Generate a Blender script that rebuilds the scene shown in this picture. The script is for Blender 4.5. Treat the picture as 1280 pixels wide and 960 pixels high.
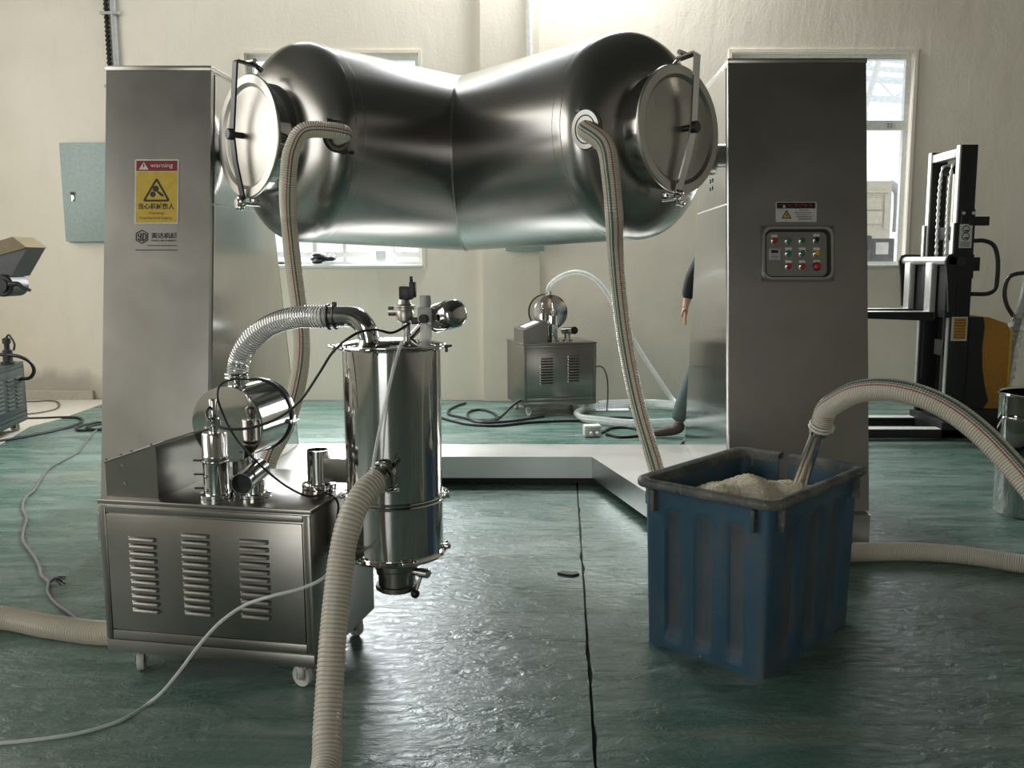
import bpy, bmesh, math, random
from mathutils import Vector, Matrix, Quaternion
random.seed(7)
for _o in list(bpy.data.objects): bpy.data.objects.remove(_o)
SC = bpy.context.scene
COL = SC.collection
R = math.radians

# ------------------------------------------------------------------ camera
FPX, HCAM, PITCH, YAW, CXP = 1150.0, 1.35, R(7.676), R(0.4), 690.0
cam = bpy.data.cameras.new('camera'); camo = bpy.data.objects.new('camera', cam); COL.objects.link(camo)
cam.sensor_width = 36; cam.lens = 36*FPX/1280; cam.shift_x = -(CXP-640)/1280; cam.clip_start = .05; cam.clip_end = 200
camo.location = (0, 0, HCAM); camo.rotation_euler = (math.pi/2-PITCH, 0, YAW)
SC.camera = camo
_Rz = Matrix.Rotation(YAW, 3, 'Z')
CF = _Rz @ Vector((0, math.cos(PITCH), -math.sin(PITCH)))
CU = _Rz @ Vector((0, math.sin(PITCH), math.cos(PITCH)))
CR = _Rz @ Vector((1, 0, 0))
CO = Vector((0, 0, HCAM))
def ray(u, v): return CF + CR*((u-CXP)/FPX) + CU*((480-v)/FPX)
def at(u, v, x=None, y=None, z=None):
    d = ray(u, v)
    t = (z-HCAM)/d.z if z is not None else (y/d.y if y is not None else x/d.x)
    return CO + d*t
def atp(u, v, p0, n):
    d = ray(u, v); t = (Vector(p0)-CO).dot(n)/d.dot(n); return CO + d*t

# ------------------------------------------------------------------ world, lights, exposure
W = bpy.data.worlds.new('sky'); SC.world = W; W.use_nodes = True
_bg = W.node_tree.nodes['Background']; _bg.inputs['Color'].default_value = (.84, .92, 1, 1); _bg.inputs['Strength'].default_value = .95
def area(name, loc, target, sx, sy, power, color=(1, 1, 1)):
    l = bpy.data.lights.new(name, 'AREA'); l.shape = 'RECTANGLE'; l.size = sx; l.size_y = sy; l.energy = power; l.color = color
    o = bpy.data.objects.new(name, l); COL.objects.link(o); o.location = loc
    o.rotation_euler = (Vector(target)-Vector(loc)).to_track_quat('-Z', 'Y').to_euler()
    return o
area('daylight_side_window', (-6.15, 3.2, 2.9), (0, 3.2, 2.4), 8.4, 3.4, 118, (1, .93, .82))
area('daylight_rear_door', (-2.4, -5.9, 1.7), (-2.4, 0, 1.5), 3.0, 3.4, 65, (1, .97, .9))
area('daylight_skylight_wall', (0.15, 8.55, 5.3), (0.15, 8.6, 0), 0.9, 0.40, 150, (.95, .98, 1))
area('daylight_skylight_strip', (-1.2, 8.35, 5.5), (-1.2, 8.35, 0), 4.4, 0.45, 30, (.95, .98, 1))
area('daylight_window_left', (-2.11, 8.8, 2.28), (-2.11, 0, 1.2), 1.5, 1.8, 120, (.92, .97, 1))
area('daylight_window_right', (2.45, 8.8, 2.28), (2.45, 0, 1.2), 1.5, 1.8, 15, (.92, .97, 1))
SC.view_settings.view_transform = 'Standard'; SC.view_settings.look = 'None'
SC.view_settings.gamma = 1; SC.view_settings.use_curve_mapping = False
SC.view_settings.exposure = 0.66

# ------------------------------------------------------------------ materials
MATS = {}
def newmat(name):
    m = bpy.data.materials.new(name); m.use_nodes = True; MATS[name] = m
    nt = m.node_tree; return m, nt, nt.nodes['Principled BSDF']
def N(nt, t, **k):
    n = nt.nodes.new(t)
    for a, b in k.items():
        if a in n.inputs.keys(): n.inputs[a].default_value = b
        else: setattr(n, a, b)
    return n
def coords(nt, scale=(1, 1, 1), kind='Object'):
    tc = N(nt, 'ShaderNodeTexCoord'); mp = N(nt, 'ShaderNodeMapping'); mp.inputs['Scale'].default_value = scale
    nt.links.new(tc.outputs[kind], mp.inputs['Vector']); return mp.outputs['Vector']
def noise(nt, vec, scale=5, detail=4, rough=.5, dist=0):
    n = N(nt, 'ShaderNodeTexNoise'); n.inputs['Scale'].default_value = scale; n.inputs['Detail'].default_value = detail
    n.inputs['Roughness'].default_value = rough; n.inputs['Distortion'].default_value = dist
    nt.links.new(vec, n.inputs['Vector']); return n.outputs['Fac']
def ramp(nt, fac, stops):
    r = N(nt, 'ShaderNodeValToRGB'); e = r.color_ramp.elements
    while len(e) < len(stops): e.new(.5)
    for i, (p, c) in enumerate(stops):
        e[i].position = p; e[i].color = (c, c, c, 1) if isinstance(c, (int, float)) else (*c, 1)
    nt.links.new(fac, r.inputs['Fac']); return r.outputs['Color']
def mix(nt, fac, a, b):
    m = N(nt, 'ShaderNodeMix', data_type='RGBA')
    for s, k in ((fac, 0), (a, 6), (b, 7)):
        if hasattr(s, 'links'): nt.links.new(s, m.inputs[k])
        elif isinstance(s, (int, float)): m.inputs[k].default_value = s
        else: m.inputs[k].default_value = (*s, 1)
    return m.outputs[2]
def math2(nt, op, a, b):
    m = N(nt, 'ShaderNodeMath', operation=op)
    for s, k in ((a, 0), (b, 1)):
        if hasattr(s, 'links'): nt.links.new(s, m.inputs[k])
        else: m.inputs[k].default_value = s
    return m.outputs[0]
def bump(nt, bsdf, h, strength=.1, dist=.01):
    b = N(nt, 'ShaderNodeBump'); b.inputs['Strength'].default_value = strength; b.inputs['Distance'].default_value = dist
    nt.links.new(h, b.inputs['Height']); nt.links.new(b.outputs['Normal'], bsdf.inputs['Normal'])
def plain(name, col, rough=.5, metal=0, spec=None, coat=0):
    m, nt, b = newmat(name); b.inputs['Base Color'].default_value = (*col, 1); b.inputs['Roughness'].default_value = rough
    b.inputs['Metallic'].default_value = metal
    if spec is not None: b.inputs['Specular IOR Level'].default_value = spec
    if coat: b.inputs['Coat Weight'].default_value = coat
    v = coords(nt); n = noise(nt, v, 30, 3)
    c = mix(nt, ramp(nt, n, [(.3, 0.), (.7, 1.)]), tuple(x*.9 for x in col), tuple(min(1, x*1.08) for x in col))
    nt.links.new(c, b.inputs['Base Color'])
    return m
def steel(name, col, rough, stretch=(1, 1, 1), streak=.08, smudge=.1, bmp=.02):
    m, nt, b = newmat(name); b.inputs['Metallic'].default_value = 1
    v = coords(nt, stretch); n1 = noise(nt, v, 60, 5, .6)
    v2 = coords(nt); n2 = noise(nt, v2, 2.2, 4, .55, .6); n3 = noise(nt, v2, 9, 3)
    r = math2(nt, 'ADD', rough, math2(nt, 'MULTIPLY', math2(nt, 'SUBTRACT', n1, .5), streak))
    r = math2(nt, 'ADD', r, math2(nt, 'MULTIPLY', math2(nt, 'SUBTRACT', n2, .5), smudge))
    nt.links.new(r, b.inputs['Roughness'])
    c = mix(nt, ramp(nt, n2, [(.3, 0.), (.72, 1.)]), tuple(x*.88 for x in col), tuple(min(1, x*1.06) for x in col))
    c = mix(nt, math2(nt, 'MULTIPLY', n3, .12), c, (.5, .47, .4))
    nt.links.new(c, b.inputs['Base Color'])
    if bmp: bump(nt, b, n1, bmp, .002)
    return m
M_pside = steel('steel_post_side', (.76, .76, .75), .12, (1, 1, .02), .03, .05, 0)
M_post = steel('steel_post_brushed', (.40, .385, .355), .32, (1, 1, .02), .05, .10, .004)
M_tank = steel('steel_tank_satin', (.40, .39, .37), .25, (1, 1, 1), .0, .10, 0)
M_cab = steel('steel_cabinet_brushed', (.285, .272, .248), .30, (.03, 1, 1), .05, .06, .002)
M_pol = steel('steel_polished', (.62, .61, .59), .07, (1, 1, 1), .03, .04, 0)
M_flange = steel('steel_flange', (.20, .195, .185), .22, (1, 1, 1), .03, .05, 0)
M_hop = steel('steel_polished_streaked', (.60, .59, .57), .09, (1, 1, .012), .05, .03, .05)
M_cover = steel('steel_cover', (.50, .475, .43), .38, (1, 1, 1), .06, .12, .01)
M_base = steel('steel_base', (.68, .68, .67), .34, (.03, 1, 1), .05, .08, .003)
M_darksteel = plain('dark_steel', (.06, .06, .06), .35, .7)
M_black = plain('black_plastic', (.012, .012, .012), .45)
M_rubber = plain('black_rubber', (.015, .015, .015), .6)
M_white = plain('white_paint', (.72, .72, .68), .4)
M_nylon = plain('nylon_cream', (.62, .60, .54), .45)
M_greyp = plain('grey_plastic', (.42, .42, .40), .4)
M_red = plain('red_plastic', (.45, .02, .02), .35)
M_green = plain('green_plastic', (.02, .16, .07), .3)
M_yel = plain('yellow_plastic', (.60, .36, .02), .35)
M_blk = plain('black_print', (.008, .008, .008), .5)
M_sy = plain('sign_yellow', (.56, .38, .04), .4)
M_sr = plain('sign_red', (.21, .012, .012), .4)
M_sw = plain('sign_white', (.62, .60, .53), .4)
M_so = plain('sign_brown_print', (.16, .06, .005), .5)
M_boxg = plain('box_grey_green', (.30, .37, .35), .45)
M_cable = plain('cable_grey', (.12, .11, .10), .55)
M_stk = plain('stacker_black', (.008, .008, .008), .5)
M_stks = plain('stacker_bare_steel', (.62, .61, .57), .35, .6)
M_stky = plain('stacker_yellow', (.42, .19, .02), .45)
M_conc = plain('bare_concrete', (.50, .46, .38), .85)
M_dirt = plain('joint_dirt', (.025, .03, .025), .9)
M_lance = steel('steel_lance', (.82, .81, .78), .26, (1, 1, 1), .03, .03, 0)
M_bead = steel('weld_bead', (.58, .57, .54), .2, (1, 1, 1), .05, .05, 0)
M_skin = plain('skin', (.50, .30, .20), .55)
M_jack = plain('jacket_dark', (.014, .016, .018), .8)
M_trou = plain('trousers_green_grey', (.10, .13, .125), .85)
M_shoe = plain('shoe_brown', (.085, .06, .05), .7)
M_hair = plain('hair_black', (.01, .009, .008), .6)
M_beige = plain('beige_machine', (.52, .47, .37), .5)
M_lbl = plain('label_grey', (.56, .55, .51), .5)
M_paper = plain('paper', (.78, .80, .80), .7)
M_leftm = plain('dark_green_cabinet', (.045, .06, .058), .4, .3)

def m_wall():
    m, nt, b = newmat('cream_plaster'); v = coords(nt)
    n = noise(nt, v, .7, 5, .6, .4); n2 = noise(nt, coords(nt, (1, 1, .35)), 6, 6, .6, .5); n3 = noise(nt, v, 40, 4)
    c = mix(nt, ramp(nt, n, [(.3, 0.), (.7, 1.)]), (.71, .64, .52), (.81, .745, .63))
    c = mix(nt, math2(nt, 'MULTIPLY', ramp(nt, n2, [(.55, 0.), (.8, 1.)]), .35), c, (.60, .55, .46))
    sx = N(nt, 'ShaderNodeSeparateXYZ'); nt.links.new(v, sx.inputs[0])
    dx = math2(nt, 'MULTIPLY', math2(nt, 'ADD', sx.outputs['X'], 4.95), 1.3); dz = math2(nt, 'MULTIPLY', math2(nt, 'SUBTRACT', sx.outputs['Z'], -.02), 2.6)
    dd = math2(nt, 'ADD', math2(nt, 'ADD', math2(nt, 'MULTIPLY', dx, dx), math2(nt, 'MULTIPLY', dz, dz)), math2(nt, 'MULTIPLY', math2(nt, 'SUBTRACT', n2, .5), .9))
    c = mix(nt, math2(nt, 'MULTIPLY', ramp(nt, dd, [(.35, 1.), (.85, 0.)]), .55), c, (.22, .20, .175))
    nt.links.new(c, b.inputs['Base Color']); b.inputs['Roughness'].default_value = .5
    h = math2(nt, 'ADD', n2, math2(nt, 'MULTIPLY', n3, .25)); bump(nt, b, h, .32, .014)
    return m
M_wall = m_wall()
M_wallout = plain('rear_wall_paint', (.42, .40, .35), .7)
M_ceil = plain('roof_sheet_dark', (.07, .07, .066), .7)
def m_floor():
    m, nt, b = newmat('green_epoxy'); v = coords(nt)
    nA = noise(nt, v, .55, 5, .6, .5); nB = noise(nt, coords(nt, (.35, 1.5, 1)), 5, 7, .65, .8)
    nC = noise(nt, v, 60, 5, .6); nD = noise(nt, coords(nt, (.3, 1.2, 1)), 1.4, 6, .6, 1.2); nE = noise(nt, coords(nt, (.6, 1.2, 1)), 24, 5, .6, .8)
    c = mix(nt, ramp(nt, nA, [(.3, 0.), (.7, 1.)]), (.044, .112, .086), (.108, .180, .150))
    c = mix(nt, math2(nt, 'MULTIPLY', ramp(nt, nB, [(.47, 0.), (.72, 1.)]), .65), c, (.29, .345, .32))
    c = mix(nt, math2(nt, 'MULTIPLY', ramp(nt, nD, [(.60, 0.), (.72, 1.)]), .45), c, (.30, .28, .225))
    c = mix(nt, math2(nt, 'MULTIPLY', ramp(nt, nC, [(.62, 0.), (.75, 1.)]), .3), c, (.30, .33, .30))
    nt.links.new(c, b.inputs['Base Color'])
    rr = ramp(nt, nB, [(.3, .20), (.75, .42)]); nt.links.new(rr, b.inputs['Roughness'])
    b.inputs['Specular IOR Level'].default_value = .6
    h = math2(nt, 'ADD', math2(nt, 'MULTIPLY', nE, 1.0), math2(nt, 'ADD', math2(nt, 'MULTIPLY', nC, .25), math2(nt, 'MULTIPLY', nB, .7)))
    bump(nt, b, h, .6, .012)
    return m
M_floor = m_floor()
def m_blue(name='blue_dirty_plastic', grime=0.0):
    m, nt, b = newmat(name); v = coords(nt)
    n = noise(nt, v, 4.5, 6, .62, .5); n2 = noise(nt, coords(nt, (1, 1, .12)), 14, 5, .6); n3 = noise(nt, v, 45, 4)
    c = mix(nt, ramp(nt, n, [(.35, 0.), (.7, 1.)]), (.029, .075, .118), (.040, .100, .150))
    c = mix(nt, math2(nt, 'MULTIPLY', ramp(nt, n2, [(.5, 0.), (.72, 1.)]), .7), c, (.085, .09, .082))
    c = mix(nt, math2(nt, 'MULTIPLY', ramp(nt, n, [(.54, 0.), (.68, 1.)]), .6), c, (.10, .09, .075))
    c = mix(nt, math2(nt, 'MULTIPLY', ramp(nt, n3, [(.71, 0.), (.75, 1.)]), .5), c, (.35, .32, .24))
    if grime: c = mix(nt, math2(nt, 'MULTIPLY', ramp(nt, n, [(.25, .35), (.6, 1.)]), grime), c, (.105, .095, .082))
    nt.links.new(c, b.inputs['Base Color']); b.inputs['Roughness'].default_value = .5; bump(nt, b, n3, .1, .003)
    return m
M_blue = m_blue(); M_blue2 = m_blue('blue_plastic_scuffed_flute', .65)
def m_rim():
    m, nt, b = newmat('blue_rim_dusty'); v = coords(nt)
    n = noise(nt, v, 9, 6, .65); n3 = noise(nt, v, 60, 3)
    c = mix(nt, ramp(nt, n, [(.42, 0.), (.62, 1.)]), (.045, .062, .064), (.16, .15, .125))
    c = mix(nt, math2(nt, 'MULTIPLY', ramp(nt, n3, [(.6, 0.), (.7, 1.)]), .5), c, (.32, .29, .22))
    nt.links.new(c, b.inputs['Base Color']); b.inputs['Roughness'].default_value = .6
    return m
M_rim = m_rim()
def m_powder():
    m, nt, b = newmat('cream_powder_yellow_specks'); v = coords(nt)
    n = noise(nt, v, 9, 5); n2 = noise(nt, v, 95, 2); nm = noise(nt, v, 6, 3)
    c = mix(nt, n, (.72, .66, .54), (.90, .84, .72))
    sp = math2(nt, 'MULTIPLY', ramp(nt, n2, [(.55, 0.), (.60, 1.)]), ramp(nt, nm, [(.36, 0.), (.52, 1.)]))
    c = mix(nt, math2(nt, 'MULTIPLY', sp, .8), c, (.70, .48, .05))
    nt.links.new(c, b.inputs['Base Color']); b.inputs['Roughness'].default_value = .95; bump(nt, b, n2, .8, .01)
    return m
M_powder = m_powder()
def m_hose(name, stripes, col=(.80, .75, .64)):
    m, nt, b = newmat(name)
    tc = N(nt, 'ShaderNodeTexCoord'); sx = N(nt, 'ShaderNodeSeparateXYZ'); nt.links.new(tc.outputs['UV'], sx.inputs[0])
    u = sx.outputs['X']
    rib = math2(nt, 'FRACT', math2(nt, 'MULTIPLY', sx.outputs['Y'], 1.0), 0)
    lines = ramp(nt, rib, [(.30, 1.), (.48, 0.), (.52, 0.), (.70, 1.)])
    c = mix(nt, lines, tuple(x*.58 for x in col), col)
    for (u0, w, cc) in stripes:
        d = math2(nt, 'ABSOLUTE', math2(nt, 'SUBTRACT', u, u0), 0)
        k = math2(nt, 'LESS_THAN', d, w)
        c = mix(nt, math2(nt, 'MULTIPLY', k, .85), c, cc)
    nt.links.new(c, b.inputs['Base Color']); b.inputs['Roughness'].default_value = .3
    tl_ = N(nt, 'ShaderNodeBsdfTranslucent'); nt.links.new(c, tl_.inputs['Color']); mx = N(nt, 'ShaderNodeMixShader'); mx.inputs[0].default_value = .35
    nt.links.new(b.outputs[0], mx.inputs[1]); nt.links.new(tl_.outputs[0], mx.inputs[2]); nt.links.new(mx.outputs[0], nt.nodes['Material Output'].inputs['Surface'])
    return m
M_hose_r = m_hose('ribbed_hose_striped_side', [(.76, .020, (.02, .11, .08)), (.82, .010, (.03, .10, .09)), (.66, .012, (.38, .04, .05))])
M_hose_l = m_hose('ribbed_hose_striped_edge', [(.90, .014, (.02, .11, .08)), (.96, .012, (.38, .04, .05))])
M_hose_a = m_hose('ribbed_hose_striped_top', [(.115, .026, (.02, .11, .08)), (.165, .008, (.03, .10, .09)), (.205, .010, (.38, .04, .05))])
M_hose_p = m_hose('ribbed_hose_plain', [])
def m_clear(name, a=.35, col=(.85, .86, .84), rough=.1):
    m, nt, b = newmat(name); b.inputs['Base Color'].default_value = (*col, 1); b.inputs['Roughness'].default_value = rough
    tr = N(nt, 'ShaderNodeBsdfTransparent'); mx = N(nt, 'ShaderNodeMixShader'); mx.inputs[0].default_value = a
    n = noise(nt, coords(nt), 20, 2); nt.links.new(math2(nt, 'ADD', a-.08, math2(nt, 'MULTIPLY', n, .16)), mx.inputs[0])
    nt.links.new(tr.outputs[0], mx.inputs[1]); nt.links.new(b.outputs[0], mx.inputs[2])
    nt.links.new(mx.outputs[0], nt.nodes['Material Output'].inputs['Surface']); return m
M_clear = m_clear('clear_hose', .40)
M_clear2 = m_clear('clear_tube', .55, (.8, .82, .80))
M_clear3 = m_clear('clear_tube_thin', .38, (.85, .87, .85))
M_film = m_clear('plastic_film', .35, (.8, .79, .76), .2)
M_glass = m_clear('window_glass', .09, (.9, .95, .95), .02)

# ------------------------------------------------------------------ mesh helpers
WM = {}
def world_of(o): return WM.get(o.name, Matrix.Identity(4))
def frame(o, ex=None, ez=None, ey=None):
    M = Matrix.Identity(4)
    for i, e in enumerate((ex, ey, ez)):
        for k in range(3): M[k][i] = e[k]
    for k in range(3): M[k][3] = o[k]
    return M
def perp(d):
    d = Vector(d).normalized(); a = Vector((0, 0, 1)) if abs(d.z) < .9 else Vector((1, 0, 0))
    x = a.cross(d).normalized(); return x, d.cross(x), d
class MB:
    def __init__(s): s.v = []; s.f = []; s.uv = None
    def add(s, vs, fs):
        o = len(s.v); s.v += [tuple(p) for p in vs]; s.f += [tuple(i+o for i in f) for f in fs]; return s
    def box(s, c, d, M=None, r=0, seg=2):
        bm = bmesh.new(); bmesh.ops.create_cube(bm, size=1)
        for v in bm.verts: v.co = Vector((v.co.x*d[0], v.co.y*d[1], v.co.z*d[2]))
        if r: bmesh.ops.bevel(bm, geom=bm.edges[:], offset=r, segments=seg, affect='EDGES', profile=.5)
        bm.verts.ensure_lookup_table()
        vs = [v.co + Vector(c) for v in bm.verts]; fs = [[v.index for v in f.verts] for f in bm.faces]; bm.free()
        if M: vs = [M @ p for p in vs]
        return s.add(vs, fs)
    def lathe(s, prof, o=(0, 0, 0), axis=(0, 0, 1), seg=32, close=True, x=None):
        X, Y, Z = perp(axis)
        if x is not None: X = Vector(x).normalized(); Y = Z.cross(X)
        o = Vector(o); vs = []; fs = []; n = len(prof)
        for (r, h) in prof:
            for k in range(seg):
                a = 2*math.pi*k/seg; vs.append(o + Z*h + X*(r*math.cos(a)) + Y*(r*math.sin(a)))
        for i in range(n-1):
            for k in range(seg):
                k2 = (k+1) % seg; fs.append((i*seg+k, i*seg+k2, (i+1)*seg+k2, (i+1)*seg+k))
        if close:
            fs.append(tuple(range(seg-1, -1, -1))); fs.append(tuple((n-1)*seg+k for k in range(seg)))
        return s.add(vs, fs)
    def cyl(s, p0, p1, r0, r1=None, seg=20, bev=0):
        p0 = Vector(p0); p1 = Vector(p1); L = (p1-p0).length; r1 = r0 if r1 is None else r1
        pr = [(r0, 0), (r1, L)] if not bev else [(r0-bev, 0), (r0, bev), (r1, L-bev), (r1-bev, L)]
        return s.lathe(pr, p0, p1-p0, seg)
    def pipe(s, p0, p1, r, t=.003, seg=28):
        p0 = Vector(p0); p1 = Vector(p1); L = (p1-p0).length
        return s.lathe([(r-t, 0), (r, 0), (r, L), (r-t, L), (r-t, 0)], p0, p1-p0, seg, False)
    def torus(s, c, axis, RR, r, seg=40, sg=8):
        X, Y, Z = perp(axis); c = Vector(c); vs = []; fs = []
        for i in range(seg):
            a = 2*math.pi*i/seg; d = X*math.cos(a)+Y*math.sin(a)
            for k in range(sg):
                b = 2*math.pi*k/sg; vs.append(c + d*(RR+r*math.cos(b)) + Z*(r*math.sin(b)))
        for i in range(seg):
            for k in range(sg):
                i2 = (i+1) % seg; k2 = (k+1) % sg; fs.append((i*sg+k, i2*sg+k, i2*sg+k2, i*sg+k2))
        return s.add(vs, fs)
    def sphere(s, c, r, seg=16, rings=8, sc=(1, 1, 1)):
        pr = []
        c = Vector(c); vs = []; fs = []
        for i in range(1, rings):
            a = math.pi*i/rings
            for k in range(seg):
                b = 2*math.pi*k/seg; vs.append(c + Vector((r*sc[0]*math.sin(a)*math.cos(b), r*sc[1]*math.sin(a)*math.sin(b), r*sc[2]*math.cos(a))))
        top = len(vs); vs += [c+Vector((0, 0, r*sc[2])), c-Vector((0, 0, r*sc[2]))]
        for i in range(rings-2):
            for k in range(seg):
                k2 = (k+1) % seg; fs.append((i*seg+k, (i+1)*seg+k, (i+1)*seg+k2, i*seg+k2))
        for k in range(seg):
            k2 = (k+1) % seg; fs.append((top, k, k2)); b0 = (rings-2)*seg; fs.append((top+1, b0+k2, b0+k))
        return s.add(vs, fs)
    def prism(s, poly, h0, h1, M=None):
        n = len(poly); vs = [Vector((p[0], p[1], h0)) for p in poly]+[Vector((p[0], p[1], h1)) for p in poly]
        if M: vs = [M @ p for p in vs]
        fs = [tuple(range(n-1, -1, -1)), tuple(range(n, 2*n))]+[(i, (i+1) % n, n+(i+1) % n, n+i) for i in range(n)]
        return s.add(vs, fs)
    def tube(s, pts, r, seg=10, step=None, rib=0, pitch=.012, caps=True, up=None, smooth=True):
        P = spline(pts, step or max(.012, r*.8)) if smooth else [Vector(p) for p in pts]
        n = len(P); T = [(P[min(i+1, n-1)]-P[max(i-1, 0)]).normalized() for i in range(n)]
        X = perp(T[0])[0] if up is None else (Vector(up)-T[0]*Vector(up).dot(T[0])).normalized()
        vs = []; fs = []; uvs = []; L = 0
        for i in range(n):
            if i:
                L += (P[i]-P[i-1]).length
                X = (X - T[i]*X.dot(T[i])).normalized()
            Y = T[i].cross(X)
            rr = r(L) if callable(r) else r
            if rib: rr = rr + rib*(math.cos(2*math.pi*L/pitch))
            for k in range(seg):
                a = 2*math.pi*k/seg; vs.append(P[i]+X*(rr*math.cos(a))+Y*(rr*math.sin(a)))
            uvs.append(L/pitch)
        o = len(s.v)
        for i in range(n-1):
            for k in range(seg):
                k2 = (k+1) % seg; fs.append((i*seg+k, i*seg+k2, (i+1)*seg+k2, (i+1)*seg+k))
                if s.uv is None: s.uv = {}
                s.uv[len(s.f)+len(fs)-1] = [(k/seg, uvs[i]), ((k+1)/seg, uvs[i]), ((k+1)/seg, uvs[i+1]), (k/seg, uvs[i+1])]
        if caps: fs.append(tuple(range(seg-1, -1, -1))); fs.append(tuple((n-1)*seg+k for k in range(seg)))
        return s.add(vs, fs)
    def mesh(s, name, mat, smooth=True, ang=40):
        me = bpy.data.meshes.new(name); me.from_pydata(s.v, [], s.f)
        bm = bmesh.new(); bm.from_mesh(me); bmesh.ops.recalc_face_normals(bm, faces=bm.faces[:]); bm.to_mesh(me); bm.free()
        if s.uv:
            ul = me.uv_layers.new(name='UVMap')
            for fi, q in s.uv.items():
                p = me.polygons[fi]
                vi = {s.f[fi][j]: q[j] for j in range(4)}
                for li in p.loop_indices: ul.data[li].uv = vi[me.loops[li].vertex_index]
        if smooth:
            me.shade_smooth(); me.set_sharp_from_angle(angle=R(ang))
        me.materials.append(mat); return me
    def build(s, name, mat, parent=None, M=None, smooth=True, ang=40):
        return place(s.mesh(name, mat, smooth, ang), name, parent, M)
def place(me, name, parent=None, M=None):
    o = bpy.data.objects.new(name, me); COL.objects.link(o)
    M = M or Matrix.Identity(4)
    if parent is not None:
        o.parent = parent; o.matrix_parent_inverse = world_of(parent).inverted()
    o.matrix_basis = M; WM[o.name] = M.copy(); return o
def spline(pts, step):
    pts = [Vector(p) for p in pts]
    if len(pts) < 3:
        n = max(1, int((pts[1]-pts[0]).length/step)); return [pts[0].lerp(pts[1], i/n) for i in range(n+1)]
    Q = [pts[0]*2-pts[1]]+pts+[pts[-1]*2-pts[-2]]; dense = []
    for i in range(1, len(Q)-2):
        a, b, c, d = Q[i-1], Q[i], Q[i+1], Q[i+2]
        t0 = 0; t1 = max(1e-4, (b-a).length)**.5; t2 = t1+max(1e-4, (c-b).length)**.5; t3 = t2+max(1e-4, (d-c).length)**.5
        for k in range(24):
            t = t1+(t2-t1)*k/24
            A1 = a*((t1-t)/(t1-t0))+b*((t-t0)/(t1-t0)); A2 = b*((t2-t)/(t2-t1))+c*((t-t1)/(t2-t1)); A3 = c*((t3-t)/(t3-t2))+d*((t-t2)/(t3-t2))
            B1 = A1*((t2-t)/(t2-t0))+A2*((t-t0)/(t2-t0)); B2 = A2*((t3-t)/(t3-t1))+A3*((t-t1)/(t3-t1))
            dense.append(B1*((t2-t)/(t2-t1))+B2*((t-t1)/(t2-t1)))
    dense.append(pts[-1]); out = [dense[0]]; acc = 0
    for i in range(1, len(dense)):
        seg = (dense[i]-dense[i-1]).length
        while acc+seg >= step:
            f = (step-acc)/seg if seg else 0
            p = dense[i-1].lerp(dense[i], f); out.append(p); dense[i-1] = p; seg = (dense[i]-p).length; acc = 0
        acc += seg
    out.append(dense[-1]); return out
def empty(name, loc, label, cat, group=None):
    o = bpy.data.objects.new(name, None); COL.objects.link(o); o.empty_display_size = .1; o.location = loc
    WM[o.name] = Matrix.Translation(loc); return tag(o, label, cat, group)
def tag(o, label=None, cat=None, group=None, kind=None):
    if label: o['label'] = label
    if cat: o['category'] = cat
    if group: o['group'] = group
    if kind: o['kind'] = kind
    return o
def struct(o): o['kind'] = 'structure'; return o
def text_mesh(txt, size, mat, align='CENTER', bold=0.0, name='lettering'):
    cu = bpy.data.curves.new('tmp', 'FONT'); cu.body = txt; cu.size = size; cu.align_x = align; cu.align_y = 'CENTER'; cu.offset = bold; cu.extrude = .0004
    cu.resolution_u = 3
    o = bpy.data.objects.new('tmp', cu); COL.objects.link(o)
    dg = bpy.context.evaluated_depsgraph_get(); me = bpy.data.meshes.new_from_object(o.evaluated_get(dg))
    bpy.data.objects.remove(o); bpy.data.curves.remove(cu); me.name = name; me.materials.clear(); me.materials.append(mat); return me
def text_fit(txt, w, h, mat, name='lettering', bold=0.0):
    me = text_mesh(txt, 1.0, mat, bold=bold, name=name)
    xs = [v.co.x for v in me.vertices]; ys = [v.co.y for v in me.vertices]
    if not xs: return me
    sx = w/(max(xs)-min(xs)); sy = h/(max(ys)-min(ys)); cx = (max(xs)+min(xs))/2; cy = (max(ys)+min(ys))/2
    for v in me.vertices: v.co = Vector(((v.co.x-cx)*sx, (v.co.y-cy)*sy, .0003 if v.co.z > 0 else 0))
    return me
def rrect(w, h, r, n=5, cx=0, cy=0):
    out = []
    for (sx, sy, a0) in ((1, 1, 0), (-1, 1, 90), (-1, -1, 180), (1, -1, 270)):
        for k in range(n+1):
            a = R(a0+90*k/n); out.append((cx+sx*(w/2-r)+r*math.cos(a), cy+sy*(h/2-r)+r*math.sin(a)))
    return out
def ring_plate(outer, inner, h0, h1, M):
    m = MB(); n = len(outer)
    vs = [(p[0], p[1], z) for z in (h0, h1) for p in outer]+[(p[0], p[1], z) for z in (h0, h1) for p in inner]
    vs = [M @ Vector(p) for p in vs]; fs = []
    for i in range(n):
        j = (i+1) % n
        fs += [(i, j, n+j, n+i), (2*n+i, 3*n+i, 3*n+j, 2*n+j), (n+i, n+j, 3*n+j, 3*n+i), (i, 2*n+i, 2*n+j, j)]
    return m.add(vs, fs)
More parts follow.
